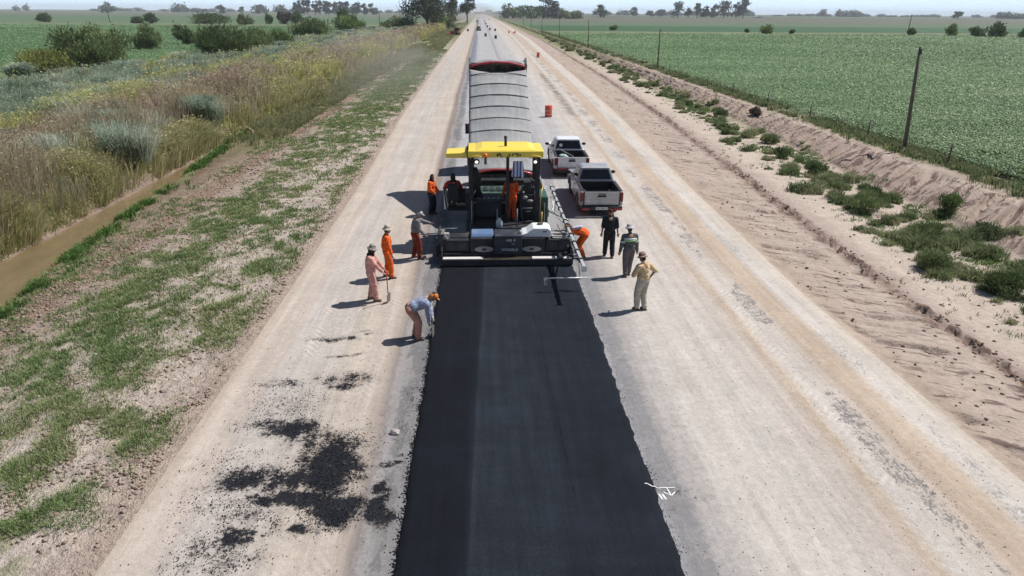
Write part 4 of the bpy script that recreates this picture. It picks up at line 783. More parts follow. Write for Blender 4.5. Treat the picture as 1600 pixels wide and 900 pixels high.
    m = MB(); m.prism([(-.20, .90), (.20, .90), (.16, .99), (-.16, .99)], -2.69, -2.655, 'y'); m.build('handle', black_pl, tg, bevel=.008); m = MB(); m.box(-.16, .16, -2.685, -2.655, 1.03, 1.06); m.build('latch_trim', black_pl, tg)
    for s in (-1, 1):
        m = MB(); m.box(min(s * .775, s * .925), max(s * .775, s * .925), -2.64, -2.42, .68, 1.09); m.build('tail_lamp', redlens, e, bevel=.03, seg=2)
        m = MB(); m.box(min(s * .26, s * .80), max(s * .26, s * .80), -2.79, -2.765, .50, .56) if not sticker else m.box(min(s * .54, s * .86), max(s * .54, s * .86), -2.815, -2.80, .35, .43); m.build('reflector_strip', redref, e)
    m = MB(); m.box(-.88, .88, -2.80, -2.60, .33, .50); m.box(-.45, .45, -2.78, -2.60, .50, .54); m.build('bumper', black_pl, e, bevel=.03, seg=2)
    m = MB(); m.box(-.26, .26, -2.815, -2.80, .37, .48); pl = m.build('number_plate', white_plate, e); mm = MB(); [mm.box(-.21 + k * .058, -.175 + k * .058, -2.8175, -2.8155, .40, .455) for k in (0, 1, 3, 4, 5, 7)]; mm.build('plate_marks', M('ink', (.02, .02, .03), .6), pl)
    for s in (-1, 1):
        for cy, nm in ((1.62, 'wheel'), (-1.50, 'wheel')):
            m = MB(); m.revolve([(.24, -.12), (.34, -.115), (.385, -.08), (.39, 0), (.385, .08), (.34, .115), (.24, .12)], (s * .80, cy, .385), (1, 0, 0), 26); wl = m.build(nm, rubber, e, smooth=True)
            m = MB(); m.revolve([(.04, .03), (.06, .06), (.22, .05), (.25, .09), (.25, -.05), (.04, -.05)], (s * .80 + s * .03, cy, .385), (s, 0, 0), 20); m.build('rim', chrome, wl)
        m = MB(); m.ell((s * 1.06, .98, 1.22), (.12, .06, .085)); m.tube([(s * .86, 1.0, 1.16), (s * 1.0, .99, 1.18)], .025, 6); m.build('side_mirror', black_pl, e, smooth=True)
        for yh in (.30, -.42): m = MB(); m.box(s * (W + .012) - .012, s * (W + .012) + .012, yh - .1, yh + .1, .96, 1.0); m.build('door_handle', black_pl, e, bevel=.006)
        m = MB()
        for ya_ in (.98, .02, -.58): m.box(s * W - .006, s * W + .003, ya_ - .006, ya_ + .006, .48, 1.10)
        m.build('door_seam', black_pl, e)
        m = MB(); m.box(min(s * .5, s * .86), max(s * .5, s * .86), 2.52, 2.62, .78, .96); m.build('headlight', tanlens, e, bevel=.03)
        for cy in (1.62, -1.50): m = MB(); m.tube([(s * (W + .01), cy - .46 * math.cos(math.pi * k / 10), .36 + .46 * math.sin(math.pi * k / 10)) for k in range(11)], .022, 6); m.build('arch_trim', black_pl, e)
    m = MB(); m.box(-.8, .8, -2.5, 2.5, .30, .56); m.box(-.5, .5, -2.3, 2.4, .25, .34); m.build('chassis', black_pl, e)
    m = MB(); m.box(-.62, .62, 2.60, 2.67, .60, .90); m.build('grille', black_pl, e, bevel=.02)
    if sticker:
        m = MB(); m.revolve([(.125, 0), (.125, .006)], (-.58, -2.676, .80), (0, -1, 0), 26); st = m.build('speed_sticker', white_plate, tg); text_mesh('sticker_number', '110', .15, M('ink', (.02, .02, .03), .6), st, (-.58, -2.685, .80), (R(90), 0, 0), .002)
    else:
        m = MB(); m.revolve([(.09, 0), (.09, .004)], (-.42, -.575, 1.42), (0, -1, .3), 24); m.build('window_sticker', white_plate, e)
    e.scale = (1, 1, .965); return e
wp = M('paint_white', (.78, .79, .80), .32, vs=2, var=.04, dirt=.12, coat=.5); sp_ = M('paint_silver', (.38, .385, .40), .4, .3, vs=2, var=.05, dirt=.2, coat=.5)
pickup((4.82, 38.4, .03), R(-1.0), wp, 'white double cab pickup with red strips on its tailgate, parked ahead')
pickup((5.16, 30.95, .03), R(-.8), sp_, 'silver grey double cab pickup with an empty bed and round 110 sticker', sticker=True)
# load of the white pickup
m = MB(); m.ell((4.45, 37.25, .86), (.26, .20, .17)); m.ell((4.62, 37.35, .80), (.2, .2, .12)); o = m.build('sack', M('sack_green', (.42, .58, .50), .8, vs=8, bump=.5), smooth=True, origin=(4.5, 37.3, .7), remesh=.03, smoothit=4); o.location = (4.5, 37.3, .7); tag(o, 'pale green sack lying in the bed of the white pickup', 'sack')
m = MB(); m.tube([(4.15, 38.0, 1.25), (4.95, 36.5, 1.02)], .018, 8); o = m.build('rod', M('rod_grey', (.45, .46, .46), .5), origin=(4.5, 37.2, 1)); o.location = (4.5, 37.2, 1.); tag(o, 'thin grey rod lying slantwise across the bed of the white pickup', 'rod')

# ------------------------------------------------------------------ tipper truck
e = empty('tipper_truck', (.8, 33, 0), 0, 'long dump truck with raised bed under a grey ribbed tarpaulin', 'truck'); O = (.8, 33, 0)
red = M('truck_red', (.42, .025, .045), .42, vs=2, dirt=.3, coat=.3); tarp = NT('tarpaulin', .72, .3)
o_ = tarp.obj(); s_ = tarp.sep(o_); c_ = tarp.ramp(tarp.noise(o_, .9, 5, .65), [(.3, (.24, .245, .255)), (.55, (.31, .31, .31)), (.75, (.38, .37, .35))]); stv = tarp.noise(tarp.comb(tarp.mul(s_[0], 5.), tarp.mul(s_[1], .35), 0.), 1., 5, .7)
c_ = tarp.scale_col(c_, tarp.lin(stv, .3, .7, .86, 1.12)); c_ = tarp.mix(tarp.mul(tarp.ss(tarp.noise(o_, 3.5, 5, .75), .56, .7), .35), c_, (.36, .31, .26)); tarp.color(c_)
tarp.bump(tarp.add(tarp.noise(o_, 2.5, 5, .65, .8), tarp.mul(stv, .4)), .6, .05); tarp = tarp.m
tarp_dark = M('tarp_dark', (.10, .105, .115), .75, vs=4, bump=.4); dk = M('chassis_black', (.025, .026, .028), .7, vs=3, dirt=.4)
ang = math.atan2(3.75, 6.3); Rx = Matrix.Rotation(ang, 3, 'X'); hinge = Vector((0, 27.95, 1.10))
def bt(x, y, z): return Vector((x, 0, 0)) + hinge + Rx @ Vector((0, y, z))   # bed space: y along, z up from bed floor
XL, XR, L, Hs = -.50, 2.10, 7.35, 1.12
def bbox(m, x0, x1, y0, y1, z0, z1): m.hexa([bt(x0, y0, z0), bt(x1, y0, z0), bt(x1, y1, z0), bt(x0, y1, z0), bt(x0, y0, z1), bt(x1, y0, z1), bt(x1, y1, z1), bt(x0, y1, z1)])
bedp = MB()
for x0 in (XL, XR - .06): bbox(bedp, x0, x0 + .06, 0, L, 0, Hs)
bbox(bedp, XL + .062, XR - .062, 0, L, -.06, 0); 
bed = bedp.build('bed', red, e, O, bevel=.012)
m = MB(); bbox(m, XL + .062, XR - .062, L - .06, L, .002, Hs + .06); m.build('bulkhead', dk, e, O)
m = MB()
for k in range(10):
    for s in (XL - .045, XR + .005): bbox(m, s, s + .04, .15 + k * .78, .23 + k * .78, -.02, Hs - .05)
m.build('bed_rib', red, bed, O)
m = MB()
for s in (XL - .01, XR - .02): bbox(m, s, s + .035, -.02, L + .02, Hs, Hs + .05)
m.build('top_rail', red, bed, O)
def arc(y, zb, rise, n=18, xl=XL, xr=XR): return [(xl + (xr - xl) * k / n, y, zb + rise * math.sin(math.pi * k / n) ** .8) for k in range(n + 1)]
# tarpaulin skin draped over hoops
rows = []; hoops = [.12 + .80 * k for k in range(9)]
yk = np.linspace(.02, 1, 75); V = []; nn = 22
for q_ in yk:
    y = q_ * (L - .62); dd = min(abs(y - h) for h in hoops); sag = .035 * (1 - math.exp(-(dd / .2) ** 2)); g1 = .02 * (float(vn(np.array(y * 2.), np.array(0.), 5)) - .5)
    for k in range(nn + 1):
        t = k / nn; x = XL - .03 + (XR - XL + .06) * t; z = Hs + .07 + (.17 - sag) * math.sin(math.pi * t) ** .75 + g1 + .03 * (float(fbm(np.array(x * 3.), np.array(y * 2.), 6)) - .5)
        yy_ = y + (.28 * (2 * abs(t - .5)) ** 2) * sst(np.array(q_), .9, 1.) ; V.append(bt(x, float(yy_), z - float(sst(np.array(q_), .93, 1.)) * .10 * math.sin(math.pi * t)) - Vector(O))
V = np.array([tuple(v) for v in V]); idx = np.arange(len(V)).reshape(len(yk), nn + 1); Fq = np.stack([idx[:-1, :-1], idx[:-1, 1:], idx[1:, 1:], idx[1:, :-1]], -1).reshape(-1, 4)
tp = np_mesh('tarpaulin', V, [Fq], tarp, e, smooth=True); md = tp.modifiers.new('t', 'SOLIDIFY'); md.thickness = .02; md.offset = -1
m = MB()
for h in hoops: m.tube([bt(x, y, z + .015) for x, y, z in arc(h, Hs + .07, .17, 18, XL - .02, XR + .02)], .021, 6)
m.build('hoop', tarp_dark, tp, O, smooth=True)
# bunched tarp behind the bed front with the gap beneath the red arch
m = MB(); m.tube([bt(x, y, z) for x, y, z in arc(L - .16, Hs + .10, .24, 18)], .06, 8); m.build('front_arch', red, e, O, smooth=True)
V = []; Rw = [(L - .10, .33, .18), (L + .04, .36, .13), (L + .18, .34, .09), (L + .32, .26, .06), (L + .40, .05, .03), (L + .42, -.35, 0)]
for j, (y, zb, rs) in enumerate(Rw):
    for k, (x, yy_, z) in enumerate(arc(y, Hs + zb - .18, rs, 18, XL - .03, XR + .03)): V.append(bt(x, yy_ + .03 * math.sin(k * 1.7 + j), z + .035 * math.sin(k * .9 + j * 1.3)) - Vector(O))
V = np.array([tuple(v) for v in V]); idx = np.arange(len(V)).reshape(len(Rw), 19); fo = np_mesh('tarp_fold', V, [np.stack([idx[:-1, :-1], idx[:-1, 1:], idx[1:, 1:], idx[1:, :-1]], -1).reshape(-1, 4)], tarp, e, smooth=True); md = fo.modifiers.new('t', 'SOLIDIFY'); md.thickness = .02
m = MB()
for s in (XL - .06, XR - .02): bbox(m, s, s + .10, L - .15, L + .42, Hs - .3, Hs + .22)
m.build('corner_flap', tarp_dark, e, O, bevel=.03)
m = MB(); m.tube([bt(x, y, z) for x, y, z in arc(-.02, Hs + .05, .28, 18)], .055, 8); m.build('rear_arch', red, e, O, smooth=True)
m = MB(); bbox(m, XL + .07, XR - .07, .02, .06, .55, Hs + .02); m.build('tailgate', dk, e, O)
pale = M('lip_pale', (.62, .63, .60), .6, dirt=.2); m = MB(); bbox(m, XL + .02, XR - .02, -.10, -.02, .93, 1.0); m.build('tail_lip', pale, e, O)
# mixture inside
m = MB(); m.hexa([bt(XL + .08, .1, .01), bt(XR - .08, .1, .01), bt(XR - .08, 5., .01), bt(XL + .08, 5., .01), bt(XL + .08, .1, .75), bt(XR - .08, .1, .75), bt(XR - .08, 5., .3), bt(XL + .08, 5., .3)]); m.build('asphalt_load', M('mix_black', (.015, .015, .018), .9, bump=1., vs=10), e, O)
# chassis, lift ram, wheels, cab
m = MB(); m.box(.15, .35, 27.6, 38.2, .78, 1.02); m.box(1.25, 1.45, 27.6, 38.2, .78, 1.02); 
for y in (28.2, 30, 32, 34, 36, 37.8): m.box(.35, 1.25, y, y + .12, .82, .98)
m.build('chassis', dk, e, O, bevel=.01)
m = MB(); m.tube([(.8, 33.4, .95), (.8, 33.4, 2.9)], .13, 14); m.tube([(.8, 33.4, 2.9), (.8, 33.6, 4.1)], .09, 12); m.build('lift_ram', M('ram_steel', (.4, .4, .42), .3, .8), e, O, smooth=True)
for y in (28.9, 30.25, 33.2, 34.5, 37.6):
    for s, x in ((-1, -.28), (1, 1.88)):
        m = MB(); m.revolve([(.28, -.15), (.46, -.15), (.51, -.10), (.51, .10), (.46, .15), (.28, .15)], (x, y, .53), (1, 0, 0), 26); wl = m.build('wheel', rubber, e, O, smooth=True)
        m = MB(); m.revolve([(.05, .06), (.12, .08), (.2, .02), (.28, .04), (.28, -.05), (.05, -.05)], (x + s * .1, y, .53), (s, 0, 0), 18); m.build('rim', chrome, wl, O)
m = MB(); m.prism([(36.9, .95), (39.0, .6), (39.1, 1.5), (38.95, 2.75), (38.6, 2.95), (36.95, 2.95)], -.45, 2.05, 'x'); cb = m.build('cab', red, e, O, bevel=.06, seg=3)
m = MB(); m.hexa([(-.3, 39.12, 1.65), (1.9, 39.12, 1.65), (1.9, 38.97, 2.72), (-.3, 38.97, 2.72), (-.3, 39.15, 1.65), (1.9, 39.15, 1.65), (1.9, 39.0, 2.72), (-.3, 39.0, 2.72)]); m.build('windscreen', glassm, cb, O)
for s, x in ((-1, -.46), (1, 2.06)): m = MB(); m.box(min(x, x - .008 * s), max(x, x + .008 * s), 37.6, 38.7, 1.75, 2.6); m.build('side_window', glassm, cb, O)
m = MB(); m.box(-.4, 2.0, 39.05, 39.25, .45, .95); m.build('bumper', dk, e, O, bevel=.04)
for s, x in ((-1, -.78), (1, 2.38)): m = MB(); m.box(x - .11, x + .11, 38.55, 38.63, 1.9, 2.45); m.tube([(x, 38.6, 2.4), (x - s * .35, 38.6, 2.45)], .02, 6); m.build('side_mirror', dk, e, O, bevel=.02)
m = MB(); m.box(-.62, -.52, 29.4, 29.6, 2.05, 2.45); m.build('side_marker', dk, e, O)

# ------------------------------------------------------------------ paver
PX, PY = .85, 25.2; O = (PX, PY, 0)
pv = empty('asphalt_paver', O, 0, 'black and green asphalt paver with a wide yellow canopy, laying the lane', 'paver')
yel = M('canopy_yellow', (.80, .60, .07), .45, vs=1.5, var=.05, dirt=.06, coat=.2); blk = M('paver_black', (.012, .013, .018), .6, vs=2, dirt=.12, var=.25); blk2 = M('paver_graphite', (.022, .028, .045), .5, vs=2, dirt=.14)
grn = M('paver_green', (.012, .075, .055), .45, vs=2, dirt=.2); grey = M('steel_worn', (.42, .41, .40), .5, .35, vs=5, dirt=.5); grey2 = M('steel_grey', (.26, .27, .28), .5, .4, vs=4, dirt=.35); whp = M('cover_white', (.72, .74, .76), .4, vs=2, var=.05, dirt=.12)
blue = M('cover_blue', (.10, .17, .30), .4, vs=2, dirt=.15); warm = M('brass', (.45, .32, .12), .5, .5)
# undercarriage
for x0, x1 in ((-.42, -.08), (1.76, 2.10)):
    m = MB(); yA, yB = 24.35, 27.35; pr = [(yA, .02), (yB, .02)] + [(yB + .36 * math.sin(R(a)), .38 - .36 * math.cos(R(a))) for a in range(20, 180, 20)] + [(yB, .74), (yA, .74)] + [(yA - .36 * math.sin(R(a)), .38 + .36 * math.cos(R(a))) for a in range(20, 180, 20)]
    m.prism([(y, z + .04) for y, z in pr], x0, x1, 'x'); tk_ = m.build('track', rubber, pv, O)
    m = MB()
    for k in range(14): m.box(x0 - .01, x1 + .01, yA + .05 + k * .215, yA + .13 + k * .215, .765, .80); 
    m.build('track_pad', dk, tk_, O)
# tractor body
m = MB(); m.box(-.06, 1.74, 24.0, 27.6, .28, .82); m.box(-.42, 2.12, 25.75, 27.0, .84, 1.35); m.build('frame', blk, pv, O, bevel=.02)
m = MB(); m.box(-.40, 2.10, 25.85, 27.05, 1.352, 1.72); hd = m.build('engine_hood', grn, pv, O, bevel=.05, seg=3)
m = MB()
for k in range(8): m.box(-.2 + k * .26, -.04 + k * .26, 26.05, 26.85, 1.722, 1.74)
m.build('vent_grille', blk, hd, O)
m = MB(); m.box(-.42, 2.1, 24.0, 25.8, .822, .86); m.box(-.42, 2.1, 23.7, 23.99, .55, .60); m.build('platform', blk, pv, O)
m = MB(); m.box(2.16, 2.52, 25.2, 26.5, .45, 1.72); m.build('side_tank', grn, pv, O, bevel=.05, seg=3)
m = MB(); m.box(2.54, 2.56, 25.3, 26.4, .9, 1.2); m.tube([(2.36, 25.1, .3), (2.36, 25.1, 1.5)], .03, 8); m.build('filler_pipe', grey2, pv, O)
# hopper
m = MB(); m.box(-.45, 2.15, 27.62, 29.2, .38, .52); m.build('hopper_floor', dk, pv, O)
for s, xa, xb in ((-1, -.47, -1.55), (1, 2.17, 3.2)):
    m = MB(); m.hexa([(xa, 27.65, .5), (xa, 29.2, .5), (xa + s * .05, 29.2, .46), (xa + s * .05, 27.65, .46), (xb, 27.65, 1.35), (xb, 29.2, 1.35), (xb + s * .06, 29.2, 1.33), (xb + s * .06, 27.65, 1.33)]) if s > 0 else m.hexa([(xa + s * .05, 27.65, .46), (xa + s * .05, 29.2, .46), (xa, 29.2, .5), (xa, 27.65, .5), (xb + s * .06, 27.65, 1.33), (xb + s * .06, 29.2, 1.33), (xb, 29.2, 1.35), (xb, 27.65, 1.35)])
    if s < 0: m.build('hopper_wing', grn, pv, O)
    else:
        m2 = MB(); m2.hexa([(2.17, 27.65, .5), (2.22, 27.65, .46), (2.22, 29.2, .46), (2.17, 29.2, .5), (2.50, 27.65, 1.5), (2.56, 27.65, 1.48), (2.56, 29.2, 1.48), (2.50, 29.2, 1.5)]); m2.build('hopper_wing', grn, pv, O)
m = MB(); m.tube([(-.3, 29.5, .3), (2.0, 29.5, .3)], .1, 12); m.box(-.4, 2.1, 29.25, 29.35, .2, .5); m.build('push_roller', grey2, pv, O, smooth=False)
# canopy, posts, lamps
m = MB(); m.hexa([(-.5, 24.42, 3.36), (2.24, 24.42, 3.36), (2.24, 26.15, 3.36), (-.5, 26.15, 3.36), (-.5, 24.44, 3.60), (2.24, 24.44, 3.60), (2.24, 26.1, 3.60), (-.5, 26.1, 3.60)]); cp = m.build('canopy', yel, pv, O, bevel=.045, seg=3)
m = MB(); m.hexa([(-.22, 24.50, 3.602), (1.95, 24.50, 3.602), (1.95, 26.05, 3.602), (-.22, 26.05, 3.602), (.02, 24.7, 3.675), (1.72, 24.7, 3.675), (1.72, 25.95, 3.675), (.02, 25.95, 3.675)]); m.build('raised_top', yel, cp, O, bevel=.03, seg=3)
m = MB(); m.hexa([(-1.28, 24.50, 3.34), (-.515, 24.50, 3.33), (-.515, 25.62, 3.33), (-1.28, 25.5, 3.34), (-1.28, 24.52, 3.50), (-.515, 24.52, 3.53), (-.515, 25.6, 3.53), (-1.28, 25.48, 3.50)]); m.build('side_extension', yel, cp, O, bevel=.03, seg=3)
m = MB(); m.box(-.513, -.503, 24.45, 25.9, 3.25, 3.66); m.tube([(-.5, 24.6, 3.6), (-.5, 24.6, 3.75)], .035, 8); m.build('hinge_strip', blk, cp, O)
ink = M('ink_dark', (.03, .028, .02), .7)
for (x0, z0, ww, hh, a) in [(.55, 3.43, .06, .13, .4), (.64, 3.44, .05, .14, -.35), (.70, 3.35, .05, .05, 0), (.98, 3.42, .05, .10, 0), (.91, 3.36, .04, .05, .3), (1.10, 3.44, .035, .11, .2), (1.18, 3.46, .09, .04, 0), (1.28, 3.43, .04, .15, 0), (1.36, 3.42, .05, .08, .5)]:
    m = MB(); m.box(x0, x0 + ww, 24.405, 24.418, z0 + .035 - hh / 2.6, z0 + .035 + hh / 2.6, Matrix.Rotation(a, 3, 'Y')); m.build('worn_lettering', ink, cp, O)
for x in (-.18, 1.93):
    m = MB(); m.revolve([(.03, 0), (.11, .04), (.11, .10), (.06, .11)], (x, 24.46, 3.26), (0, -1, -.4), 18); lp = m.build('work_lamp', blk, cp, O)
    m = MB(); m.revolve([(.06, .111), (.05, .125)], (x, 24.46, 3.26), (0, -1, -.4), 18); lm = NT('lamp_lens', .3); lm.color((.85, .82, .7)); lm.b.inputs['Emission Color'].default_value = (1, .93, .75, 1); lm.b.inputs['Emission Strength'].default_value = 1.2; m.build('lens', MATS.setdefault('lamp_lens', lm.m), lp, O)
    m = MB(); m.tube([(x - .22, 24.42, 3.33), (x - .17, 24.40, 3.40), (x, 24.39, 3.43), (x + .17, 24.40, 3.40), (x + .22, 24.42, 3.33)], .018, 6); m.build('lamp_surround', yel, cp, O, smooth=True)
m = MB(); m.revolve([(.03, 0), (.07, .02), (.07, .12), (.04, .16)], (.14, 24.36, 3.36), (0, 0, 1), 14); bc = m.build('beacon', M('beacon_orange', (.75, .18, .02), .3), pv, O, smooth=True)
m = MB(); m.tube([(.14, 24.36, 3.14), (.14, 24.36, 3.36)], .05, 10); m.tube([(.14, 24.36, 3.2), (.14, 24.45, 3.2)], .02, 6); m.build('beacon_base', grn, bc, O)
for x, y in ((-.40, 24.75), (.95, 24.75), (2.06, 24.75), (-.36, 25.95), (2.02, 25.95)):
    m = MB(); rr = .075 if x != .95 else .055; m.box(x - rr, x + rr, y - .06, y + .06, .86, 3.345); m.build('canopy_post', blk, pv, O, bevel=.01)
m = MB(); m.tube([(.88, 25.0, 3.5), (.88, 25.0, 3.98)], .05, 10); m.ell((.88, 25.0, 4.0), (.07, .07, .05)); m.build('exhaust_pipe', blk, pv, O, smooth=True)
# consoles, engine-side gear, rails, seats
m = MB(); m.box(-.2, .75, 25.45, 25.72, .86, 1.55); m.hexa([(-.3, 25.3, 1.5), (.85, 25.3, 1.5), (.85, 25.7, 1.6), (-.3, 25.7, 1.6), (-.3, 25.3, 1.6), (.85, 25.3, 1.6), (.85, 25.7, 1.75), (-.3, 25.7, 1.75)]); cn = m.build('control_console', blk2, pv, O, bevel=.02)
for k in range(5): m = MB(); m.box(-.15 + k * .18, -.05 + k * .18, 25.33, 25.40, 1.615, 1.66); m.build('switch', grey2, cn, O)
m = MB(); m.box(1.42, 2.02, 25.1, 25.7, .86, 1.9); m.box(1.5, 1.95, 25.0, 25.1, 1.2, 1.85); m.box(1.5, 1.98, 25.1, 25.5, 1.905, 2.1); m.box(1.58, 1.85, 25.15, 25.4, 2.105, 2.3); m.tube([(1.9, 25.2, 2.1), (1.95, 25.2, 2.35), (1.8, 25.2, 2.42)], .04, 7); m.tube([(1.5, 25, 1.9), (1.45, 24.9, 1.5), (1.5, 24.8, 1.), (1.6, 24.7, .9)], .03, 7); m.tube([(1.95, 24.95, 1.9), (2.0, 24.85, 1.4), (1.9, 24.8, .9)], .035, 7); m.build('gear_cabinet', blk, pv, O, bevel=.015)
for (x, y, z, sx, sz) in [(1.62, 24.97, 1.75, .09, .07), (1.80, 24.97, 1.62, .12, .06), (1.70, 24.97, 1.35, .2, .03), (1.74, 24.97, 1.22, .1, .03), (1.55, 24.97, 1.95, .04, .04)]:
    m = MB(); m.ell((x, y, z), (sx, .04, sz)); m.build('gauge', grey, pv, O, smooth=True)
m = MB(); m.box(-1.30, -.45, 25.1, 26.1, 1.22, 1.28); sp2 = m.build('seat_platform', blk, pv, O)
m = MB(); m.box(-1.3, -.85, 25.35, 25.8, 1.55, 1.68); m.box(-1.28, -.87, 25.1, 25.36, 1.6, 2.2, Matrix.Rotation(R(8), 3, 'X')); m.tube([(-1.07, 25.55, 1.28), (-1.07, 25.55, 1.55)], .08, 10); m.build('operator_seat', blk, pv, O, bevel=.04, seg=2)
m = MB(); m.box(-1.15, -.6, 26.05, 26.25, 1.28, 1.85); m.box(-.62, -.4, 24.9, 25.7, 1.3, 1.95); m.tube([(-1.32, 25.1, 1.28), (-1.42, 25.3, 1.95), (-1.42, 26.0, 1.95), (-1.32, 26.15, 1.28)], .03, 8); m.build('side_console', blk, pv, O, bevel=.02)
m = MB(); m.hexa([(-1.5, 26.3, .95), (-1.12, 26.3, .95), (-1.12, 26.36, .95), (-1.5, 26.36, .95), (-1.5, 26.3, 1.75), (-1.12, 26.3, 1.75), (-1.12, 26.36, 1.75), (-1.5, 26.36, 1.75)]); m.build('side_panel', whp, pv, O, bevel=.02)
m = MB()
for z in (1.25, 1.7): m.tube([(-.38, 24.1, z), (-.38, 25.6, z)], .02, 7)
for y in (24.1, 24.9): m.tube([(-.38, y, .86), (-.38, y, 1.7)], .02, 7)
m.build('handrail', grey2, pv, O, smooth=True)
for pa, pb in (((.02, 25.2, 1.98), (1.3, 25.2, 1.98)), ((.55, 24.15, .86), (.55, 24.15, 1.55)), ((1.28, 24.15, .86), (1.28, 24.15, 1.55))): m = MB(); m.tube([pa, pb], .02, 7); m.build('handrail', grey2, pv, O, smooth=True)
m = MB(); m.tube([(2.16, 24.9, .9), (2.2, 24.9, 1.9), (2.3, 25.3, 2.1), (2.32, 25.9, 2.1)], .022, 7); m.tube([(2.2, 24.6, .5), (2.22, 24.6, 1.3)], .035, 8); m.build('grab_rail', warm, pv, O, smooth=True)
m = MB()
for k in range(16): a = RNG.uniform(0, 6.28); m.tube([(-.30 + .1 * math.cos(a), 24.95, 2.9), (-.25 + .2 * math.cos(a), 25.0, 2.5), (-.2 + .12 * math.cos(a + 1), 25.1, 2.15), (-.2 + .25 * math.cos(a + 2), 25.2, 1.7)], .035, 6)
m.build('cable_bundle', blk, pv, O, smooth=True)
# screed
scr_y0, scr_y1 = 22.55, 23.55
m = MB(); m.box(-1.38, 3.08, scr_y0, scr_y1, .08, .40); m.box(-.42, 2.18, scr_y0 + .05, scr_y1 - .02, .402, .92); m.build('screed_body', blk, pv, O, bevel=.02)
for x0, x1 in ((-1.38, -.44), (2.20, 3.08)):
    m = MB(); m.box(x0, x1, scr_y0 + .12, scr_y1 - .1, .402, .84); ex = m.build('screed_extension', blk, pv, O, bevel=.03)
    m = MB(); m.box(x0 + .15, x0 + .42, scr_y0 + .10, scr_y0 + .118, .5, .75); m.box(x0 + .5, x0 + .8, scr_y0 + .10, scr_y0 + .118, .5, .75); m.build('extension_panel', blk2, ex, O)
m = MB(); m.box(.42, 1.36, scr_y0 - .12, scr_y0 + .7, .40, 1.06); cb2 = m.build('screed_center_box', blk2, pv, O, bevel=.02)
lt = M('lettering_white', (.75, .76, .78), .6); text_mesh('lettering', 'AB 5', .13, lt, cb2, (.98 - PX, scr_y0 - .128 - PY, .90), (R(90), 0, 0), .003, 1.3); text_mesh('lettering', 'TV', .06, lt, cb2, (1.06 - PX, scr_y0 - .128 - PY, .76), (R(90), 0, 0), .003, 1.6); text_mesh('lettering', 'VÖGELE', .12, lt, cb2, (.95 - PX, scr_y0 - .128 - PY, .56), (R(90), 0, 0), .003, 1.3)
for x in (.06, 1.72):
    m = MB(); m.prism([(x + .33 * math.cos(2 * math.pi * k / 28), .54 + .10 * math.sin(2 * math.pi * k / 28)) for k in range(28)], scr_y0 - .005, scr_y0 + .06, 'y'); ov = m.build('oval_plate', M('plate_grey', (.30, .30, .30), .6, dirt=.2), pv, O)
    m = MB(); m.box(x - .07, x + .07, scr_y0 - .03, scr_y0 - .008, .51, .575); m.build('plate_boss', blk, ov, O)
# walkway at the rear: sunlit tread plates and shaded middle put into the colours
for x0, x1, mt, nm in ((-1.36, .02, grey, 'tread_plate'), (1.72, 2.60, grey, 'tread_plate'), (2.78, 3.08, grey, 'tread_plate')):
    mt = M('tread_sunlit', (.62, .59, .56), .7, vs=5, dirt=.3)
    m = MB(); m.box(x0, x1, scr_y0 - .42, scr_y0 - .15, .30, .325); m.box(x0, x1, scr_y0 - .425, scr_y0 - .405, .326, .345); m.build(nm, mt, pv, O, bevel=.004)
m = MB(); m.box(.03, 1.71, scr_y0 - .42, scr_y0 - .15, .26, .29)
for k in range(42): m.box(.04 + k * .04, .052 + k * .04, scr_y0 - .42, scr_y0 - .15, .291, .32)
m.build('walkway_shaded_part', M('walkway_shade_dark', (.09, .07, .045), .7, .4, dirt=.5), pv, O)  # dark slats stand in for the shaded stretch of the walkway
m = MB(); m.box(2.61, 2.77, scr_y0 - .44, scr_y0 + .1, .30, .36); m.box(-1.38, 3.08, scr_y0 - .45, scr_y0 - .43, .10, .31); m.box(-1.38, 3.08, scr_y0 - .43, scr_y0 - .001, .10, .14); m.build('screed_skirt', blk, pv, O)
for x in (-1.42, 3.10): m = MB(); m.box(x, x + .04, 22.2, 24.3, .07, .62); m.build('end_gate', blk, pv, O, bevel=.01)
# things on the screed deck
m = MB(); m.hexa([(-.40, 22.75, .925), (.40, 22.75, .925), (.40, 23.35, .925), (-.40, 23.35, .925), (-.38, 22.85, 1.02), (.38, 22.85, 1.02), (.38, 23.3, 1.06), (-.38, 23.3, 1.06)]); m.build('deck_cover', blue, pv, O, bevel=.02)
m = MB(); m.prism([(1.38, .925), (2.40, .925), (2.40, 1.16), (2.28, 1.24), (1.78, 1.24), (1.56, 1.08), (1.38, 1.02)], 22.70, 23.45, 'y'); wc = m.build('side_cover', whp, pv, O, bevel=.03, seg=3)
m = MB(); m.box(2.10, 2.24, 22.69, 22.698, 1.10, 1.14); m.tube([(2.05, 23.2, 1.24), (2.05, 23.2, 1.30)], .1, 12); m.build('cover_latch', dk, wc, O)
m = MB(); m.tube([(1.32, 22.75, 1.0), (1.32, 22.75, 1.16)], .05, 10); m.ell((1.32, 22.75, 1.0), .07); m.build('hand_crank', grey, pv, O, smooth=True)
m = MB()
for y in (22.8, 23.1, 23.45): m.box(2.44, 3.06, y, y + .09, .90, .94)
m.box(2.44, 2.52, 22.8, 23.6, .86, .899); m.box(2.98, 3.06, 22.8, 23.6, .86, .899); m.box(2.46, 3.04, 22.72, 22.79, .845, .90); m.build('deck_frame', grey, pv, O, bevel=.008)
m = MB(); m.box(-1.34, -1.16, 22.75, 22.95, .845, 1.05); m.tube([(-1.3, 22.72, 1.0), (-1.22, 22.72, .9), (-1.25, 22.72, .8)], .035, 6); m.build('remote_box', grey, pv, O, bevel=.015)
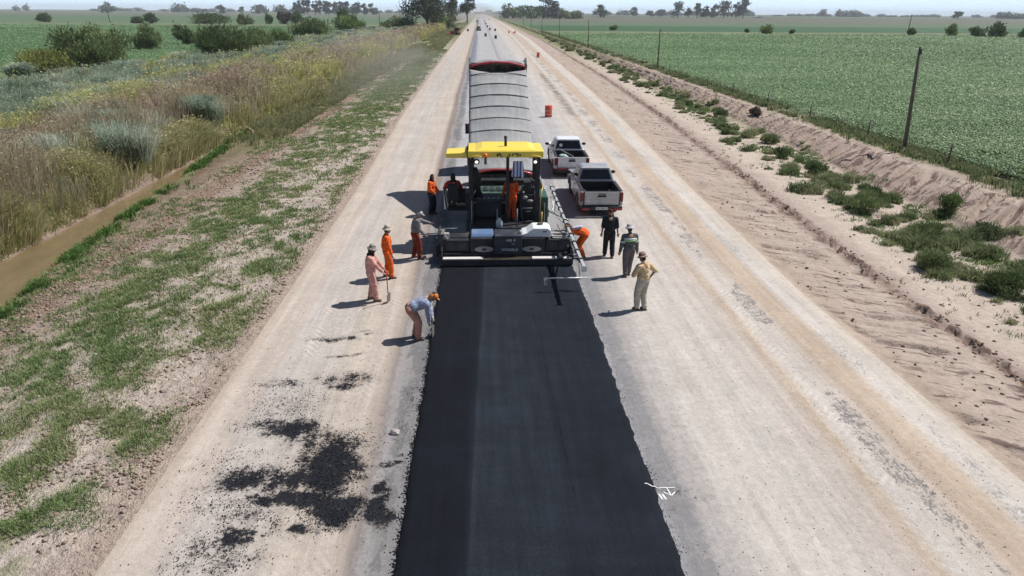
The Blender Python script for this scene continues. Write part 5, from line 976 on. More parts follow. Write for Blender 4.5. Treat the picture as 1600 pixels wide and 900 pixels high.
m = MB(); m.box(-1.3, -.5, 22.9, 23.4, .842, .87); m.tube([(-1.52, 23.0, .2), (-1.55, 23.2, .9), (-1.5, 23.5, 1.1)], .04, 7); m.tube([(-1.6, 23.1, .1), (-1.62, 23.3, .7), (-1.5, 23.6, .9)], .05, 7); m.build('hose', blk, pv, O, smooth=False)
for x0 in (-.60, 2.24): m = MB(); m.box(x0, x0 + .12, 23.4, 26.6, .62, .80); m.build('tow_arm', blk, pv, O, bevel=.02)
m = MB(); m.tube([(-1.3, 23.75, .35), (3.0, 23.75, .35)], .2, 14)
for k in range(26): m.revolve([(.24, -.01), (.24, .01)], (-1.25 + k * .17, 23.75, .35), (1, .35 * (-1) ** (k // 13), 0), 14)
m.build('auger', dk, pv, O)
# averaging beam on the right flank
bx = 3.02; al = M('beam_alu', (.55, .56, .57), .4, .5, vs=6, dirt=.15); m = MB(); m.box(bx - .045, bx + .045, 18.95, 29.4, 1.12, 1.20); m.box(bx - .08, bx + .08, 18.93, 18.96, 1.04, 1.22); bm = m.build('levelling_beam', al, pv, O, bevel=.006)
for y in np.arange(19.6, 29.3, .85): m = MB(); m.box(bx - .075, bx + .075, y, y + .09, 1.09, 1.23); m.tube([(bx + .05, y + .05, 1.16), (bx + .15, y + .05, 1.2)], .015, 6); m.build('beam_clamp', dk, bm, O)
m = MB(); m.tube([(bx, 20.4, 1.1), (bx, 23.0, .92), (bx + .02, 24.5, 1.1)], .03, 7); m.tube([(bx + .08, 21.3, 1.1), (bx + .12, 22.4, .85), (bx + .04, 23.2, .92)], .022, 7); m.tube([(bx - .5, 21.9, .4), (bx, 20.7, 1.05)], .018, 6); m.tube([(bx + .02, 22.2, .6), (bx + .3, 22.1, .62)], .03, 7); m.tube([(bx - .02, 22.6, .6), (bx - .3, 23.6, 1.1)], .03, 7); m.build('beam_bracket', grey2, bm, O, smooth=True)
m = MB(); m.tube([(bx + .02, 20.1, 1.12), (bx + .02, 19.9, .48)], .025, 8); m.tube([(1.90, 19.8, .50), (3.45, 19.9, .48)], .022, 8); m.tube([(1.93, 19.8, .5), (1.93, 19.8, .30)], .025, 7); m.tube([(1.98, 19.8, .5), (2.0, 19.8, .34)], .02, 7); m.ell((1.95, 19.8, .30), (.05, .05, .04)); m.ell((bx + .02, 19.9, .46), (.07, .05, .04)); m.build('rear_sensor_arm', al, bm, O, smooth=True)
m = MB(); m.tube([(bx - .02, 27.6, 1.1), (bx - .12, 27.2, .62), (bx + .18, 26.3, .42)], .025, 7); m.tube([(bx - .02, 27.0, 1.1), (bx - .06, 26.9, .55)], .022, 7); m.tube([(bx - .35, 27.4, .60), (bx + .42, 26.2, .50)], .032, 8); m.tube([(bx, 28.3, 1.1), (bx - .12, 27.3, .6)], .018, 6); m.build('front_sensor_arm', al, bm, O, smooth=True)
# jug and shirt
m = MB(); m.revolve([(.10, 0), (.12, .02), (.12, .22), (.10, .28), (.04, .31), (.04, .35)], (.62, 24.1, .862), (0, 0, 1), 18); o = m.build('water_jug', M('jug_white', (.55, .60, .62), .35), smooth=True, origin=(.62, 24.1, .862)); o.location = (.62, 24.1, .862); tag(o, 'pale plastic water jug standing on the paver deck beside the operator', 'jug')
stripe = NT('striped_cloth', .9, .2); q = stripe.sep(stripe.obj()); stripe.color(stripe.ramp(stripe.math('FRACT', stripe.mul(q[0], 8.)), [(0, (.62, .66, .74)), (.5, (.62, .66, .74)), (.56, (.10, .15, .34)), (1, (.10, .15, .34))]))
V = []; g = np.random.default_rng(3)
for j in range(13):
    for k in range(15):
        t = k / 14; s_ = j / 12; V.append((1.32 + (t - .5) * (.34 + .14 * s_), 24.62 + .05 * math.sin(t * 14) * (.4 + s_), 3.2 - s_ * .55 - .05 * abs(math.sin(t * 9)) * s_))
V = np.array(V) - np.array([1.32, 24.62, 3.2]); idx = np.arange(len(V)).reshape(13, 15); o = np_mesh('shirt', V, [np.stack([idx[:-1, :-1], idx[:-1, 1:], idx[1:, 1:], idx[1:, :-1]], -1).reshape(-1, 4)], stripe.m, smooth=True); o.location = (1.32, 24.62, 3.2)
md = o.modifiers.new('t', 'SOLIDIFY'); md.thickness = .012; tag(o, 'blue and white striped shirt hanging under the yellow canopy', 'shirt')
# ------------------------------------------------------------------ people
skin = NT('skin', .6, .35); skin.color(skin.ramp(skin.noise(skin.obj(), 6, 3), [(.3, (.23, .12, .075)), (.7, (.33, .18, .12))])); skin = skin.m
eye_m = M('eye_dark', (.02, .015, .012), .2); hair_m = M('hair_dark', (.02, .016, .013), .8, bump=.6); boot_m = M('boot_dark', (.03, .027, .025), .8, dirt=.5)
def ik(a, b, l1, l2, hint):
    a, b = Vector(a), Vector(b); d = b - a; L = min(d.length, (l1 + l2) * .999); d = d.normalized(); b = a + d * L
    x = (l1 * l1 - l2 * l2 + L * L) / (2 * L); hgt = math.sqrt(max(l1 * l1 - x * x, 0)); h = Vector(hint); h = (h - d * h.dot(d)).normalized(); return a + d * x + h * hgt, b
def person(loc, face, label, top, bottom, hip=(0, 0, .968), lean=4, twist=0, feet=((-.11, .04, .09), (.11, -.04, .09)), hands=((-.30, .06, .86), (.30, .06, .86)), elbow=((-.5, -1, 0), (.5, -1, 0)), nod=10, look=0, shoe=boot_m, hat=None, hatm=None, hatm2=None, glove=None, hair=True, drape=None, sleeve=1., belt=None, extra=None, hs=1., knee=None, bend_fwd=(0, 1)):
    """local frame: +Y the way the hips face; feet and hands given as wrist/ankle points"""
    e = empty('person', loc, R(face), label, 'person'); V_ = Vector
    P = V_(hip); ln = R(lean); d = V_((bend_fwd[0] * math.sin(ln), bend_fwd[1] * math.sin(ln), math.cos(ln))); tw = R(twist); rt = V_((math.cos(tw), math.sin(tw), 0)); rt = (rt - d * rt.dot(d)).normalized(); fw = d.cross(rt) * -1; fw = rt.cross(d) * -1 if False else d.cross(rt) * -1
    fw = rt.cross(d) * -1 if rt.cross(d).y < 0 else rt.cross(d)
    C = P + d * .30; N = P + d * .50; sh = [N - d * .055 - rt * .185 * hs, N - d * .055 + rt * .185 * hs]; hp = [P + V_((-.095, 0, -.04)), P + V_((.095, 0, -.04))]
    nd = ln * .75 + R(nod); hd = V_((bend_fwd[0] * math.sin(nd), bend_fwd[1] * math.sin(nd), math.cos(nd))); lk = R(look); hr = V_((math.cos(lk), math.sin(lk), 0)); hr = (hr - hd * hr.dot(hd)).normalized(); hf = hd.cross(hr)
    HC = N + hd * .175 + hf * .02; rot = Matrix((hr, hf, hd)).transposed()
    knees, ank, elb, wr = [], [], [], []
    for i in (0, 1):
        k, a = ik(hp[i], feet[i], .43, .42, (knee[i] if knee else (0, 1, 0))); knees.append(k); ank.append(a)
        k, a = ik(sh[i], hands[i], .285, .255, elbow[i]); elb.append(k); wr.append(a)
    # continuous body
    m = MB(); m.cap(P, .135, C, .135); m.cap(C, .13, N - d * .10, .145); m.cap(sh[0] + rt * .05, .075, sh[1] - rt * .05, .075); m.cap(N - d * .06, .065, N + hd * .09, .055)
    m.cap(P + d * .02 - rt * .05, .12, P + d * .02 + rt * .05, .12)
    m.ell(HC + hd * .02, (.075, .095, .105), rot); m.ell(HC - hd * .05 + hf * .025, (.058, .07, .065), rot); m.ell(HC + hf * .098 - hd * .012, (.013, .018, .024), rot, 8, 6); m.ell(HC + hf * .085 + hd * .03, (.05, .015, .012), rot, 8, 6); m.ell(HC + hf * .088 - hd * .052, (.026, .012, .008), rot, 8, 6); m.ell(HC + hf * .08 - hd * .088, (.024, .018, .016), rot, 8, 6)
    for s in (-1, 1): m.ell(HC + hr * s * .077 + hd * .0, (.012, .022, .034), rot, 8, 6)
    for i, s in ((0, -1), (1, 1)):
        m.cap(hp[i], .088, knees[i], .058); m.cap(knees[i], .056, ank[i], .040); m.cap(ank[i] - V_((0, .03, .02)), .042, ank[i] + V_((0, .13, -.045)), .034)
        m.cap(sh[i], .052, elb[i], .042); m.cap(elb[i], .041, wr[i], .028)
        fd = (wr[i] - elb[i]).normalized(); sd = fd.cross(fw).normalized() if abs(fd.dot(fw)) < .95 else fd.orthogonal().normalized(); pn = sd.cross(fd).normalized(); pr = Matrix((sd, pn, fd)).transposed()
        pc = wr[i] + fd * .05; m.ell(pc, (.042, .020, .052), pr, 10, 7); curl = fw * .5 + (d * 0)
        for q, (off, Lf) in enumerate(((-.030, .062), (-.010, .074), (.011, .070), (.031, .055))):
            b0 = pc + fd * .038 + sd * off; k1 = b0 + (fd + pn * .25).normalized() * Lf * .5; k2 = k1 + (fd * .6 + pn * .7).normalized() * Lf * .5; m.cap(b0 - fd * .01, .0095, k1, .009, 8); m.cap(k1, .009, k2, .0075, 8)
        tb = pc - sd * s * -.036 - fd * .02; m.cap(tb, .012, tb + (fd * .7 + sd * s * .7 + pn * .3).normalized() * .035, .011, 8); m.cap(tb + (fd * .7 + sd * s * .7 + pn * .3).normalized() * .035, .011, tb + (fd * .7 + sd * s * .7 + pn * .3).normalized() * .035 + (fd + pn * .4).normalized() * .028, .009, 8)
    m.build('body', skin, e, smooth=True, remesh=.0075, smoothit=2)
    m = MB()
    for s in (-1, 1): m.ell(HC + hf * .088 + hr * s * .031 + hd * .012, (.012, .008, .008), rot, 8, 6)
    m.build('eyes', eye_m, e, smooth=True)
    if hair: m = MB(); m.ell(HC + hd * .04 - hf * .015, (.083, .098, .095), rot); m.ell(HC - hf * .045 - hd * .02, (.07, .06, .07), rot); m.build('hair', hair_m, e, smooth=True)
    # trousers, folds come from knee and seat bulges
    m = MB(); m.cap(P - rt * .045 + d * .06, .142, P + rt * .045 + d * .06, .142); m.cap(P, .15, P + d * .14, .142)
    for i in (0, 1):
        m.cap(hp[i] + V_((0, -.02, 0)), .122, hp[i].lerp(knees[i], .5), .112); m.cap(hp[i].lerp(knees[i], .5), .112, knees[i], .097); m.cap(knees[i], .098, knees[i].lerp(ank[i], .55), .088); m.cap(knees[i].lerp(ank[i], .55), .09, ank[i].lerp(knees[i], .06), .078)
        for q in range(4):
            t = .15 + .22 * q; c = knees[i].lerp(ank[i], t); m.ell(c + V_((RNG.uniform(-.02, .02), RNG.uniform(-.02, .02), 0)), (.094, .094, .02), None, 12, 6)
        ax = (knees[i] - hp[i]).normalized()
        for t in (.35, .65, .92): c = hp[i].lerp(knees[i], t); m.ell(c + V_((RNG.uniform(-.015, .015), RNG.uniform(-.02, .02), 0)), (.122 - .02 * t, .122 - .02 * t, .022), None, 12, 6)
    m.build('trousers', bottom, e, smooth=True, remesh=.014, smoothit=2)
    # shirt or jacket
    m = MB(); m.cap(P + d * .10 - rt * .04, .150, P + d * .10 + rt * .04, .165); m.cap(P + d * .10, .155, C, .172); m.cap(C - rt * .035, .148, N - d * .13 - rt * .05, .150); m.cap(C + rt * .035, .148, N - d * .13 + rt * .05, .150); m.cap(sh[0] + rt * .03, .088, sh[1] - rt * .03, .088); m.cap(N - d * .08, .095, N + d * .03, .074)
    for i in (0, 1):
        m.cap(sh[i], .086, elb[i], .073)
        if sleeve >= 1: m.cap(elb[i], .072, elb[i].lerp(wr[i], .93), .056)
        for t in (.35, .7, .95): m.ell(sh[i].lerp(elb[i], t), (.08, .08, .02), None, 12, 6)
    for t in (.12, .2, .3): m.ell(P + d * t + V_((RNG.uniform(-.02, .02), RNG.uniform(-.02, .02), 0)), (.19, .18, .022), None, 14, 6)
    j = m.build('jacket' if sleeve >= 1 else 'shirt', top, e, smooth=True, remesh=.014, smoothit=2)
    if sleeve >= 1:
        pass
    for i in (0, 1):
        m = MB(); a = ank[i]; fdir = (V_((0, 1, 0)) if not knee else V_((0, 1, 0))); m.cap(a + V_((0, -.045, -.04)), .046, a + V_((0, .12, -.05)), .042); m.cap(a + V_((0, 0, .06)), .052, a + V_((0, -.01, -.03)), .05); m.box(a.x - .045, a.x + .045, a.y - .09, a.y + .165, a.z - .09, a.z - .062); m.build('boot', shoe, e, smooth=True, remesh=.012, smoothit=1)
        if glove:
            fd = (wr[i] - elb[i]).normalized(); sd = fd.orthogonal().normalized(); pr = Matrix((sd, fd.cross(sd), fd)).transposed(); m = MB(); m.cap(wr[i] - fd * .03, .04, wr[i] + fd * .03, .045); m.ell(wr[i] + fd * .075, (.05, .034, .06), pr)
            for q in (-.03, -.01, .01, .03): m.cap(wr[i] + fd * .09 + sd * q, .014, wr[i] + fd * .15 + sd * q + fw * .02, .012, 8)
            m.build('glove', glove, e, smooth=True, remesh=.01, smoothit=1)
    if drape: m = MB(); m.ell(HC - hd * .04 - hf * .02, (.098, .108, .13), rot); m.ell(N + hd * .0, (.15, .12, .07), rot); m.build('neck_cloth', drape, e, smooth=True, remesh=.014, smoothit=2)
    if hat == 'brim':
        m = MB(); pr = [(.155, -.035), (.16, -.025), (.13, -.002), (.105, .015), (.10, .07), (.085, .105), (.04, .125), (.005, .122)]; m.revolve(pr, HC + hd * .055 - hf * .005, hd, 24); m.revolve([(.155, -.04), (.1, 0), (.02, .0)], HC + hd * .055 - hf * .005, hd, 24); ht = m.build('hat', hatm, e, smooth=True)
        if hatm2: m = MB(); m.revolve([(.106, .016), (.106, .045)], HC + hd * .055 - hf * .005, hd, 24); m.build('hat_band', hatm2, ht)
    if hat == 'cap':
        m = MB(); m.ell(HC + hd * .05, (.09, .104, .085), rot); m.ell(HC + hd * .045 + hf * .12, (.07, .075, .012), rot); m.build('cap', hatm, e, smooth=True, remesh=.01, smoothit=1)
        if hatm2: m = MB(); m.ell(HC - hd * .02 - hf * .06, (.1, .06, .11), rot); m.build('neck_flap', hatm2, e, smooth=True)
    if belt: m = MB(); m.cap(P + d * .19 - rt * .03, .166, P + d * .20 + rt * .03, .166); m.build('belt', belt, e, smooth=True, remesh=.02)
    return e, dict(P=P, d=d, rt=rt, fw=fw, N=N, C=C, sh=sh, elb=elb, wr=wr, knees=knees, HC=HC, rot=rot)
orange = cloth('cloth_orange', (.78, .13, .025)); orange2 = cloth('cloth_orange_deep', (.60, .085, .02)); faded = cloth('cloth_faded_pink', (.66, .34, .29)); faded2 = cloth('cloth_dusty_pink', (.50, .24, .19)); lblue = cloth('cloth_grey_blue', (.30, .34, .46)); greyc = cloth('cloth_grey', (.20, .20, .21)); dkred = cloth('cloth_dark_red', (.20, .04, .025)); navy = cloth('cloth_navy', (.025, .03, .05)); blackc = cloth('cloth_black', (.025, .027, .033)); darkgrey = cloth('cloth_dark_grey', (.055, .06, .065)); olive = cloth('cloth_olive_grey', (.16, .17, .13)); cream = cloth('cloth_cream', (.60, .45, .27)); khaki = cloth('cloth_khaki', (.47, .43, .36)); plum = cloth('cloth_brown_grey', (.13, .11, .12))
hatb = cloth('hat_beige', (.50, .44, .34)); hatw = cloth('hat_white', (.50, .49, .48)); hatt = cloth('hat_straw', (.33, .22, .18)); hato = cloth('hat_orange', (.72, .25, .07)); hatg = cloth('hat_grey', (.34, .31, .27)); hatr = cloth('cap_dark_red', (.10, .02, .025)); blackh = cloth('cloth_hood_dark', (.03, .022, .022)); glv = cloth('glove_grey', (.42, .43, .38)); hiv = M('hivis_green', (.30, .50, .22), .6); refl = M('reflective_grey', (.55, .57, .58), .4)

E_, _ = person((-3.35, 19.35, .02), -92, 'worker in faded pink overalls and grey hat leaning on a shovel', faded, faded, lean=3, feet=((-.12, -.10, .09), (.10, .12, .09)), hands=((-.12, .40, .93), (.14, .36, .98)), elbow=((-.6, -.6, -.6), (.6, -.6, -.6)), hat='brim', hatm=hatg, drape=blackh, nod=12)
def shovel(loc, rot, label, hcol=(.45, .06, .05)):
    m = MB(); o = empty('shovel', loc, 0, label, 'shovel'); o.rotation_euler = rot
    m.tube([(0, 0, .30), (0, 0, 1.05)], .016, 8); m.tube([(-.06, 0, 1.05), (.06, 0, 1.05)], .014, 8); m.tube([(0, 0, .98), (-.05, 0, 1.05)], .01, 6); m.tube([(0, 0, .98), (.05, 0, 1.05)], .01, 6); m.build('handle', M('shovel_red' if hcol[0] > .3 else 'shovel_dark', hcol, .6), o, smooth=True)
    m = MB(); m.hexa([(-.11, -.01, 0), (.11, -.01, 0), (.11, .004, 0), (-.11, .004, 0), (-.12, -.03, .30), (.12, -.03, .30), (.12, -.016, .30), (-.12, -.016, .30)]); m.tube([(0, -.02, .26), (0, 0, .36)], .02, 7); m.build('blade', M('shovel_steel', (.20, .19, .18), .5, .6, dirt=.5), o, bevel=.004); return o
shovel((-2.86, 19.18, .03), (R(4), R(-8), R(70)), 'red handled square shovel held by the worker in faded pink')
person((-3.12, 21.26, .02), -82, 'worker in bright orange overalls with beige hat and grey gloves', orange, orange, lean=2, feet=((-.13, -.08, .09), (.12, .10, .09)), hands=((-.30, .12, .80), (.33, .16, .88)), hat='brim', hatm=hatb, glove=glv, look=10, shoe=boot_m, nod=6)
person((-2.36, 23.12, .02), -70, 'worker in grey shirt and dark red trousers with a white cap reaching to the paver', greyc, dkred, lean=10, feet=((-.12, -.06, .09), (.12, .1, .09)), hands=((-.05, .62, 1.22), (.26, .26, .95)), hat='cap', hatm=hatw, hatm2=greyc, nod=22)
person((-2.18, 28.9, .02), -110, 'worker in red orange jacket and dark trousers with long dark hair', orange, navy, lean=3, hands=((-.20, .26, .98), (.20, .26, .98)), elbow=((-.7, -1, 0), (.7, -1, 0)), drape=blackh, look=-30)
person((-1.78, 16.66, .02), -82, 'worker in blue grey shirt and pink trousers bending over the lane edge', lblue, faded2, hip=(0, -.14, .93), lean=72, feet=((-.14, -.05, .09), (.13, .02, .09)), hands=((-.04, .42, .62), (.08, .34, .42)), elbow=((-.6, 0, .3), (.6, 0, .3)), hat='cap', hatm=hato, hatm2=hato, nod=-6, glove=hatw)
shovel((-1.36, 16.72, .04), (R(-6), R(12), R(80)), 'dark hand tool held low by the bending worker at the lane edge', (.06, .05, .04))
person((1.10, 24.95, .86), 12, 'paver operator in orange overalls standing on the machine deck', orange2, orange2, lean=5, hands=((-.26, .34, .92), (.24, .30, .98)), hair=True, drape=blackh, nod=16)
person((-1.07, 25.42, .74), 10, 'machine driver in red top seated on the left paver seat', cloth('cloth_crimson', (.42, .03, .025)), navy, hip=(0, .0, 1.03), lean=6, feet=((-.12, .5, .62), (.12, .5, .62)), hands=((-.26, .42, 1.18), (.24, .40, 1.18)), hair=True, drape=blackh, nod=6)
b_, I = person((3.62, 23.15, .02), 78, 'worker in orange overalls bending behind the levelling beam', orange, orange, hip=(0, -.05, .90), lean=74, feet=((-.13, -.02, .09), (.13, .08, .09)), hands=((-.05, .50, .55), (.12, .46, .60)), elbow=((-.6, 0, .2), (.6, 0, .2)), hat='cap', hatm=hato, nod=0)
m = MB(); q = I['C'] + Vector((-.13, .02, .17)); m.box(q.x - .12, q.x + .12, q.y - .2, q.y + .16, q.z - .05, q.z + .03, Matrix.Rotation(R(-12), 3, 'X')); m.build('back_pouch', M('pouch_grey_blue', (.42, .46, .52), .7, bump=.3), b_, bevel=.03, seg=2)
person((4.54, 23.15, .02), -8, 'man in black shirt and black trousers walking away, arms at his sides', blackc, blackc, lean=2, sleeve=.5, feet=((-.13, .05, .09), (.13, -.16, .10)), hands=((-.28, .02, .83), (.30, .04, .83)), hair=False, hat='cap', hatm=hatr, nod=4, hs=1.1)
b_, I = person((4.83, 21.15, .02), 6, 'man in grey shirt with green reflective shoulder band and white hat', darkgrey if False else cloth('cloth_mid_grey', (.10, .105, .105)), plum, lean=2, feet=((-.08, -.05, .09), (.08, .14, .09)), hands=((-.30, .04, .84), (.31, .08, .82)), hat='brim', hatm=hatw, nod=14, hs=1.08)
c = I['C']; d = I['d']; m = MB()
m.revolve([(.205, -.028), (.207, 0), (.203, .028)], c + d * .03, d, 24, 1.22, .92); m.build('reflective_band', hiv, b_, smooth=True); m = MB(); m.revolve([(.200, -.014), (.202, 0), (.200, .014)], c + d * .085, d, 24, 1.22, .92); m.build('reflective_band', refl, b_, smooth=True)
for i in (0, 1):
    a = I['sh'][i].lerp(I['elb'][i], .55); bq = I['sh'][i].lerp(I['elb'][i], .72); m = MB(); m.tube([a, bq], .090, 14); m.build('sleeve_band', refl, b_, smooth=True)
person((4.66, 18.36, .02), 28, 'man in cream shirt and khaki trousers with a straw hat and hand on hip', cream, khaki, lean=1, sleeve=.5, feet=((-.09, .06, .09), (.12, -.04, .09)), hands=((-.16, .22, 1.10), (.19, -.08, 1.04)), elbow=((-.8, -.5, -.3), (1, -.35, 0)), hat='brim', hatm=hatt, hatm2=cloth('band_dark', (.05, .03, .03)), nod=18, look=15)

# ------------------------------------------------------------------ barrels and far machines
bo = M('barrel_orange', (.62, .075, .03), .6, vs=3, dirt=.3); bw = M('barrel_white', (.68, .66, .62), .6, dirt=.4); bd = M('barrel_dark', (.07, .035, .03), .7, dirt=.3)
def barrel(X, Y, label, mat=bo, tilt=0, band=True, h=.92, r=.31, lean=0):
    e = empty('barrel', (X, Y, .04), 0, label, 'barrel'); e.rotation_euler = (tilt, lean, 0)
    m = MB(); m.revolve([(r * .97, 0), (r, .02), (r, h * .31), (r * 1.03, h * .33), (r, h * .35), (r, h * .64), (r * 1.03, h * .66), (r, h * .68), (r, h - .02), (r * .97, h), (r * .9, h - .015), (r * .05, h - .02)], (0, 0, 0), (0, 0, 1), 24); b = m.build('drum', mat, e, smooth=True)
    if band:
        for a, bb in ((.20, .29), (.52, .62)):
            m = MB()
            for k in range(9):
                t0 = 2 * math.pi * k / 9; m.hexa([(math.cos(t) * rr, math.sin(t) * rr, z * h) for z in (a, bb) for t, rr in ((t0, r * 1.004), (t0 + .33, r * 1.004), (t0 + .33, r * 1.02), (t0, r * 1.02))])
            m.build('reflective_marks', bw, b)
    return e
barrel(5.68, 58.7, 'nearest orange barrel with white marks, standing beside the raised truck bed'); barrel(11.2, 140.2, 'orange barrel standing at the right edge of the gravel road', lean=R(6))
for X, Y, lab in [(5.05, 240, 'nearest of the dark barrels along the pavement joint, right of the rollers'), (6.9, 338, 'dark barrel further up on the right of the roller'), (1.9, 262, 'dark barrel standing closest to the far roller'), (4.6, 352, 'dark barrel behind the one closest to the roller'), (4.1, 420, 'dark barrel high up on the far pavement joint'), (4.0, 520, 'dark barrel last but one of the far row'), (3.9, 640, 'last tiny dark barrel of the far row'), (-5.6, 330, 'lone dark barrel left of the far road near the red loader')]:
    barrel(X, Y, lab, bd, band=False, h=1.1, r=.42)
for X, Y, ln, lab in [(12.0, 305, 0, 'upright orange barrel of the group on the right shoulder'), (13.4, 303, 80, 'orange barrel tipped over beside the upright one'), (14.6, 306, 0, 'right upright orange barrel of the shoulder group')]: barrel(X, Y, lab, bo, lean=R(ln))
def roller(X, Y, label, s=1.):
    e = empty('road_roller', (X, Y, .04), 0, label, 'roller'); O = (0, 0, 0)
    m = MB(); m.revolve([(.6, -1.0), (.62, -.98), (.62, .98), (.6, 1.0)], (0, -1.3, .62), (1, 0, 0), 28); m.build('drum', M('drum_steel', (.12, .12, .12), .5, .6), e, smooth=True)
    m = MB(); m.box(-1.15, -1.03, -1.9, -.5, .5, .8); m.box(1.03, 1.15, -1.9, -.5, .5, .8); m.box(-1.15, 1.15, -.6, -.4, .5, .9); m.box(-.85, .85, -.4, 2.2, .6, 1.5); m.build('frame', blk2, e, bevel=.03)
    for q in (-1, 1): m = MB(); m.revolve([(.3, -.25), (.58, -.22), (.62, 0), (.58, .22), (.3, .25)], (q * .85, 1.5, .62), (1, 0, 0), 24); m.build('wheel', rubber, e, smooth=True)
    m = MB(); m.box(-.8, .8, -.9, .6, 1.4, 1.9); m.build('console', blk, e, bevel=.04)
    for x in (-.75, .75):
        for y in (-.7, .5): m = MB(); m.tube([(x, y, 1.5), (x, y, 2.9)], .05, 8); m.build('roof_post', blk, e)
    m = MB(); m.box(-1.05, 1.05, -1.0, .8, 2.9, 3.02); m.build('canopy', blk, e, bevel=.04); m = MB(); m.tube([(-.4, -1.05, 3.05), (-.4, -1.05, 3.4)], .05, 8); m.build('beacon', M('beacon_orange', (.75, .18, .02), .3), e)
    e.scale = (s, s, s); return e
roller(-.75, 343, 'dark road roller driving on the far pavement'); roller(-2.3, 610, 'smaller looking dark road roller farthest along the pavement')
e = empty('wheel_loader', (-9.2, 276, .0), R(60), 'red tractor loader parked on the left verge far ahead', 'loader')
m = MB(); m.box(-.5, .5, -1.6, 1.2, .8, 1.6); m.box(-.45, .45, .9, 2.1, .8, 1.45); m.build('body', red, e, bevel=.05); m = MB(); m.box(-.7, .7, -1.2, .3, 1.6, 2.6); m.build('cab', glassm, e, bevel=.06); m = MB(); m.box(-.75, .75, -1.3, .4, 2.6, 2.72); m.build('cab_roof', red, e, bevel=.04)
for x in (-.75, .75):
    m = MB(); m.revolve([(.3, -.2), (.75, -.18), (.8, 0), (.75, .18), (.3, .2)], (x, -.8, .8), (1, 0, 0), 22); m.build('wheel', rubber, e, smooth=True)
    m = MB(); m.revolve([(.2, -.14), (.45, -.12), (.48, 0), (.45, .12), (.2, .14)], (x, 1.5, .48), (1, 0, 0), 22); m.build('wheel', rubber, e, smooth=True)
m = MB(); m.tube([(-.4, .6, 1.5), (-.4, 2.2, 1.2), (-.4, 2.9, .5)], .07, 7); m.tube([(.4, .6, 1.5), (.4, 2.2, 1.2), (.4, 2.9, .5)], .07, 7); m.prism([(2.8, .2), (3.5, .15), (3.4, .3), (3.0, .4), (2.9, .9)], -.9, .9, 'x'); m.build('bucket', red, e)
e = empty('car', (9.2, 760, .04), 0, 'tiny white car driving at the far end of the road', 'car')
m = MB(); m.prism([(-2.1, .35), (2.1, .35), (2.15, .8), (1.2, .95), (-2.1, 1.0)], -.85, .85, 'x'); m.hexa([(-.8, -1.6, .97), (.8, -1.6, .97), (.8, .9, .94), (-.8, .9, .94), (-.62, -1.2, 1.45), (.62, -1.2, 1.45), (.62, .2, 1.45), (-.62, .2, 1.45)]); m.build('body', wp, e, bevel=.05)
m = MB(); m.hexa([(-.7, -1.56, 1.05), (.7, -1.56, 1.05), (.7, -1.5, 1.05), (-.7, -1.5, 1.05), (-.58, -1.3, 1.4), (.58, -1.3, 1.4), (.58, -1.2, 1.4), (-.58, -1.2, 1.4)]); m.build('rear_window', glassm, e)
for x in (-.8, .8):
    for y in (-1.3, 1.3): m = MB(); m.revolve([(.2, -.1), (.32, -.09), (.32, .09), (.2, .1)], (x, y, .33), (1, 0, 0), 18); m.build('wheel', rubber, e, smooth=True)

# ------------------------------------------------------------------ stone, stick, paint marks
def rock(name, c, r, mat, label, cat, seed):
    b = bmesh.new(); bmesh.ops.create_icosphere(b, subdivisions=3, radius=1); g = np.random.default_rng(seed)
    for v in b.verts:
        p = v.co; k = 1 + .28 * (float(fbm(np.array(p.x * 1.3 + 5), np.array(p.y * 1.3 + p.z * 1.1), seed)) - .5) * 2; v.co = Vector((p.x * r[0] * k, p.y * r[1] * k, p.z * r[2] * k))
    me = bpy.data.meshes.new(name); b.to_mesh(me); b.free(); me.materials.append(mat); o = bpy.data.objects.new(name, me); link(o); o.location = c; return tag(o, label, cat)
rock('stone', (-1.86, 12.18, .05), (.10, .08, .065), M('stone_pale', (.42, .37, .34), .9, vs=6, var=.25, bump=.6), 'pale fist sized stone lying beside the fresh asphalt', 'stone', 3)
for i, (u, y, r) in enumerate([(-7.0, 10.7, .10), (-6.8, 11.4, .12), (-7.5, 9.9, .09)]):
    rock('clod', (u, y, -.02), (r, r * .8, r * .6), clod2.m, ['small dark clod beside the road edge', 'largest dark clod by the road edge at the lower left', 'dark clod lowest in the frame on the left verge'][i], 'clod', 40 + i)
m = MB(); m.tube([(-17.7, 53.1, -.15), (-17.2, 52.2, .05), (-16.7, 51.4, 0.), (-16.5, 50.6, -.3)], [.04, .07, .07, .04], 8); m.tube([(-17.2, 52.2, .05), (-17.3, 51.6, .3)], [.04, .02], 6); o = m.build('branch', M('branch_pink', (.42, .26, .21), .9, bump=.5), smooth=True, origin=(-17, 52, 0)); o.location = (-17, 52, 0); tag(o, 'bare reddish branch lying across the narrow canal', 'branch')
pm = NT('spray_paint', .7, .3); pn_ = pm.noise(pm.pos(), 45., 4, .8); pm.color(pm.mix(pm.ss(pn_, .52, .66), (.70, .70, .70), (.35, .33, .32))); pm = pm.m
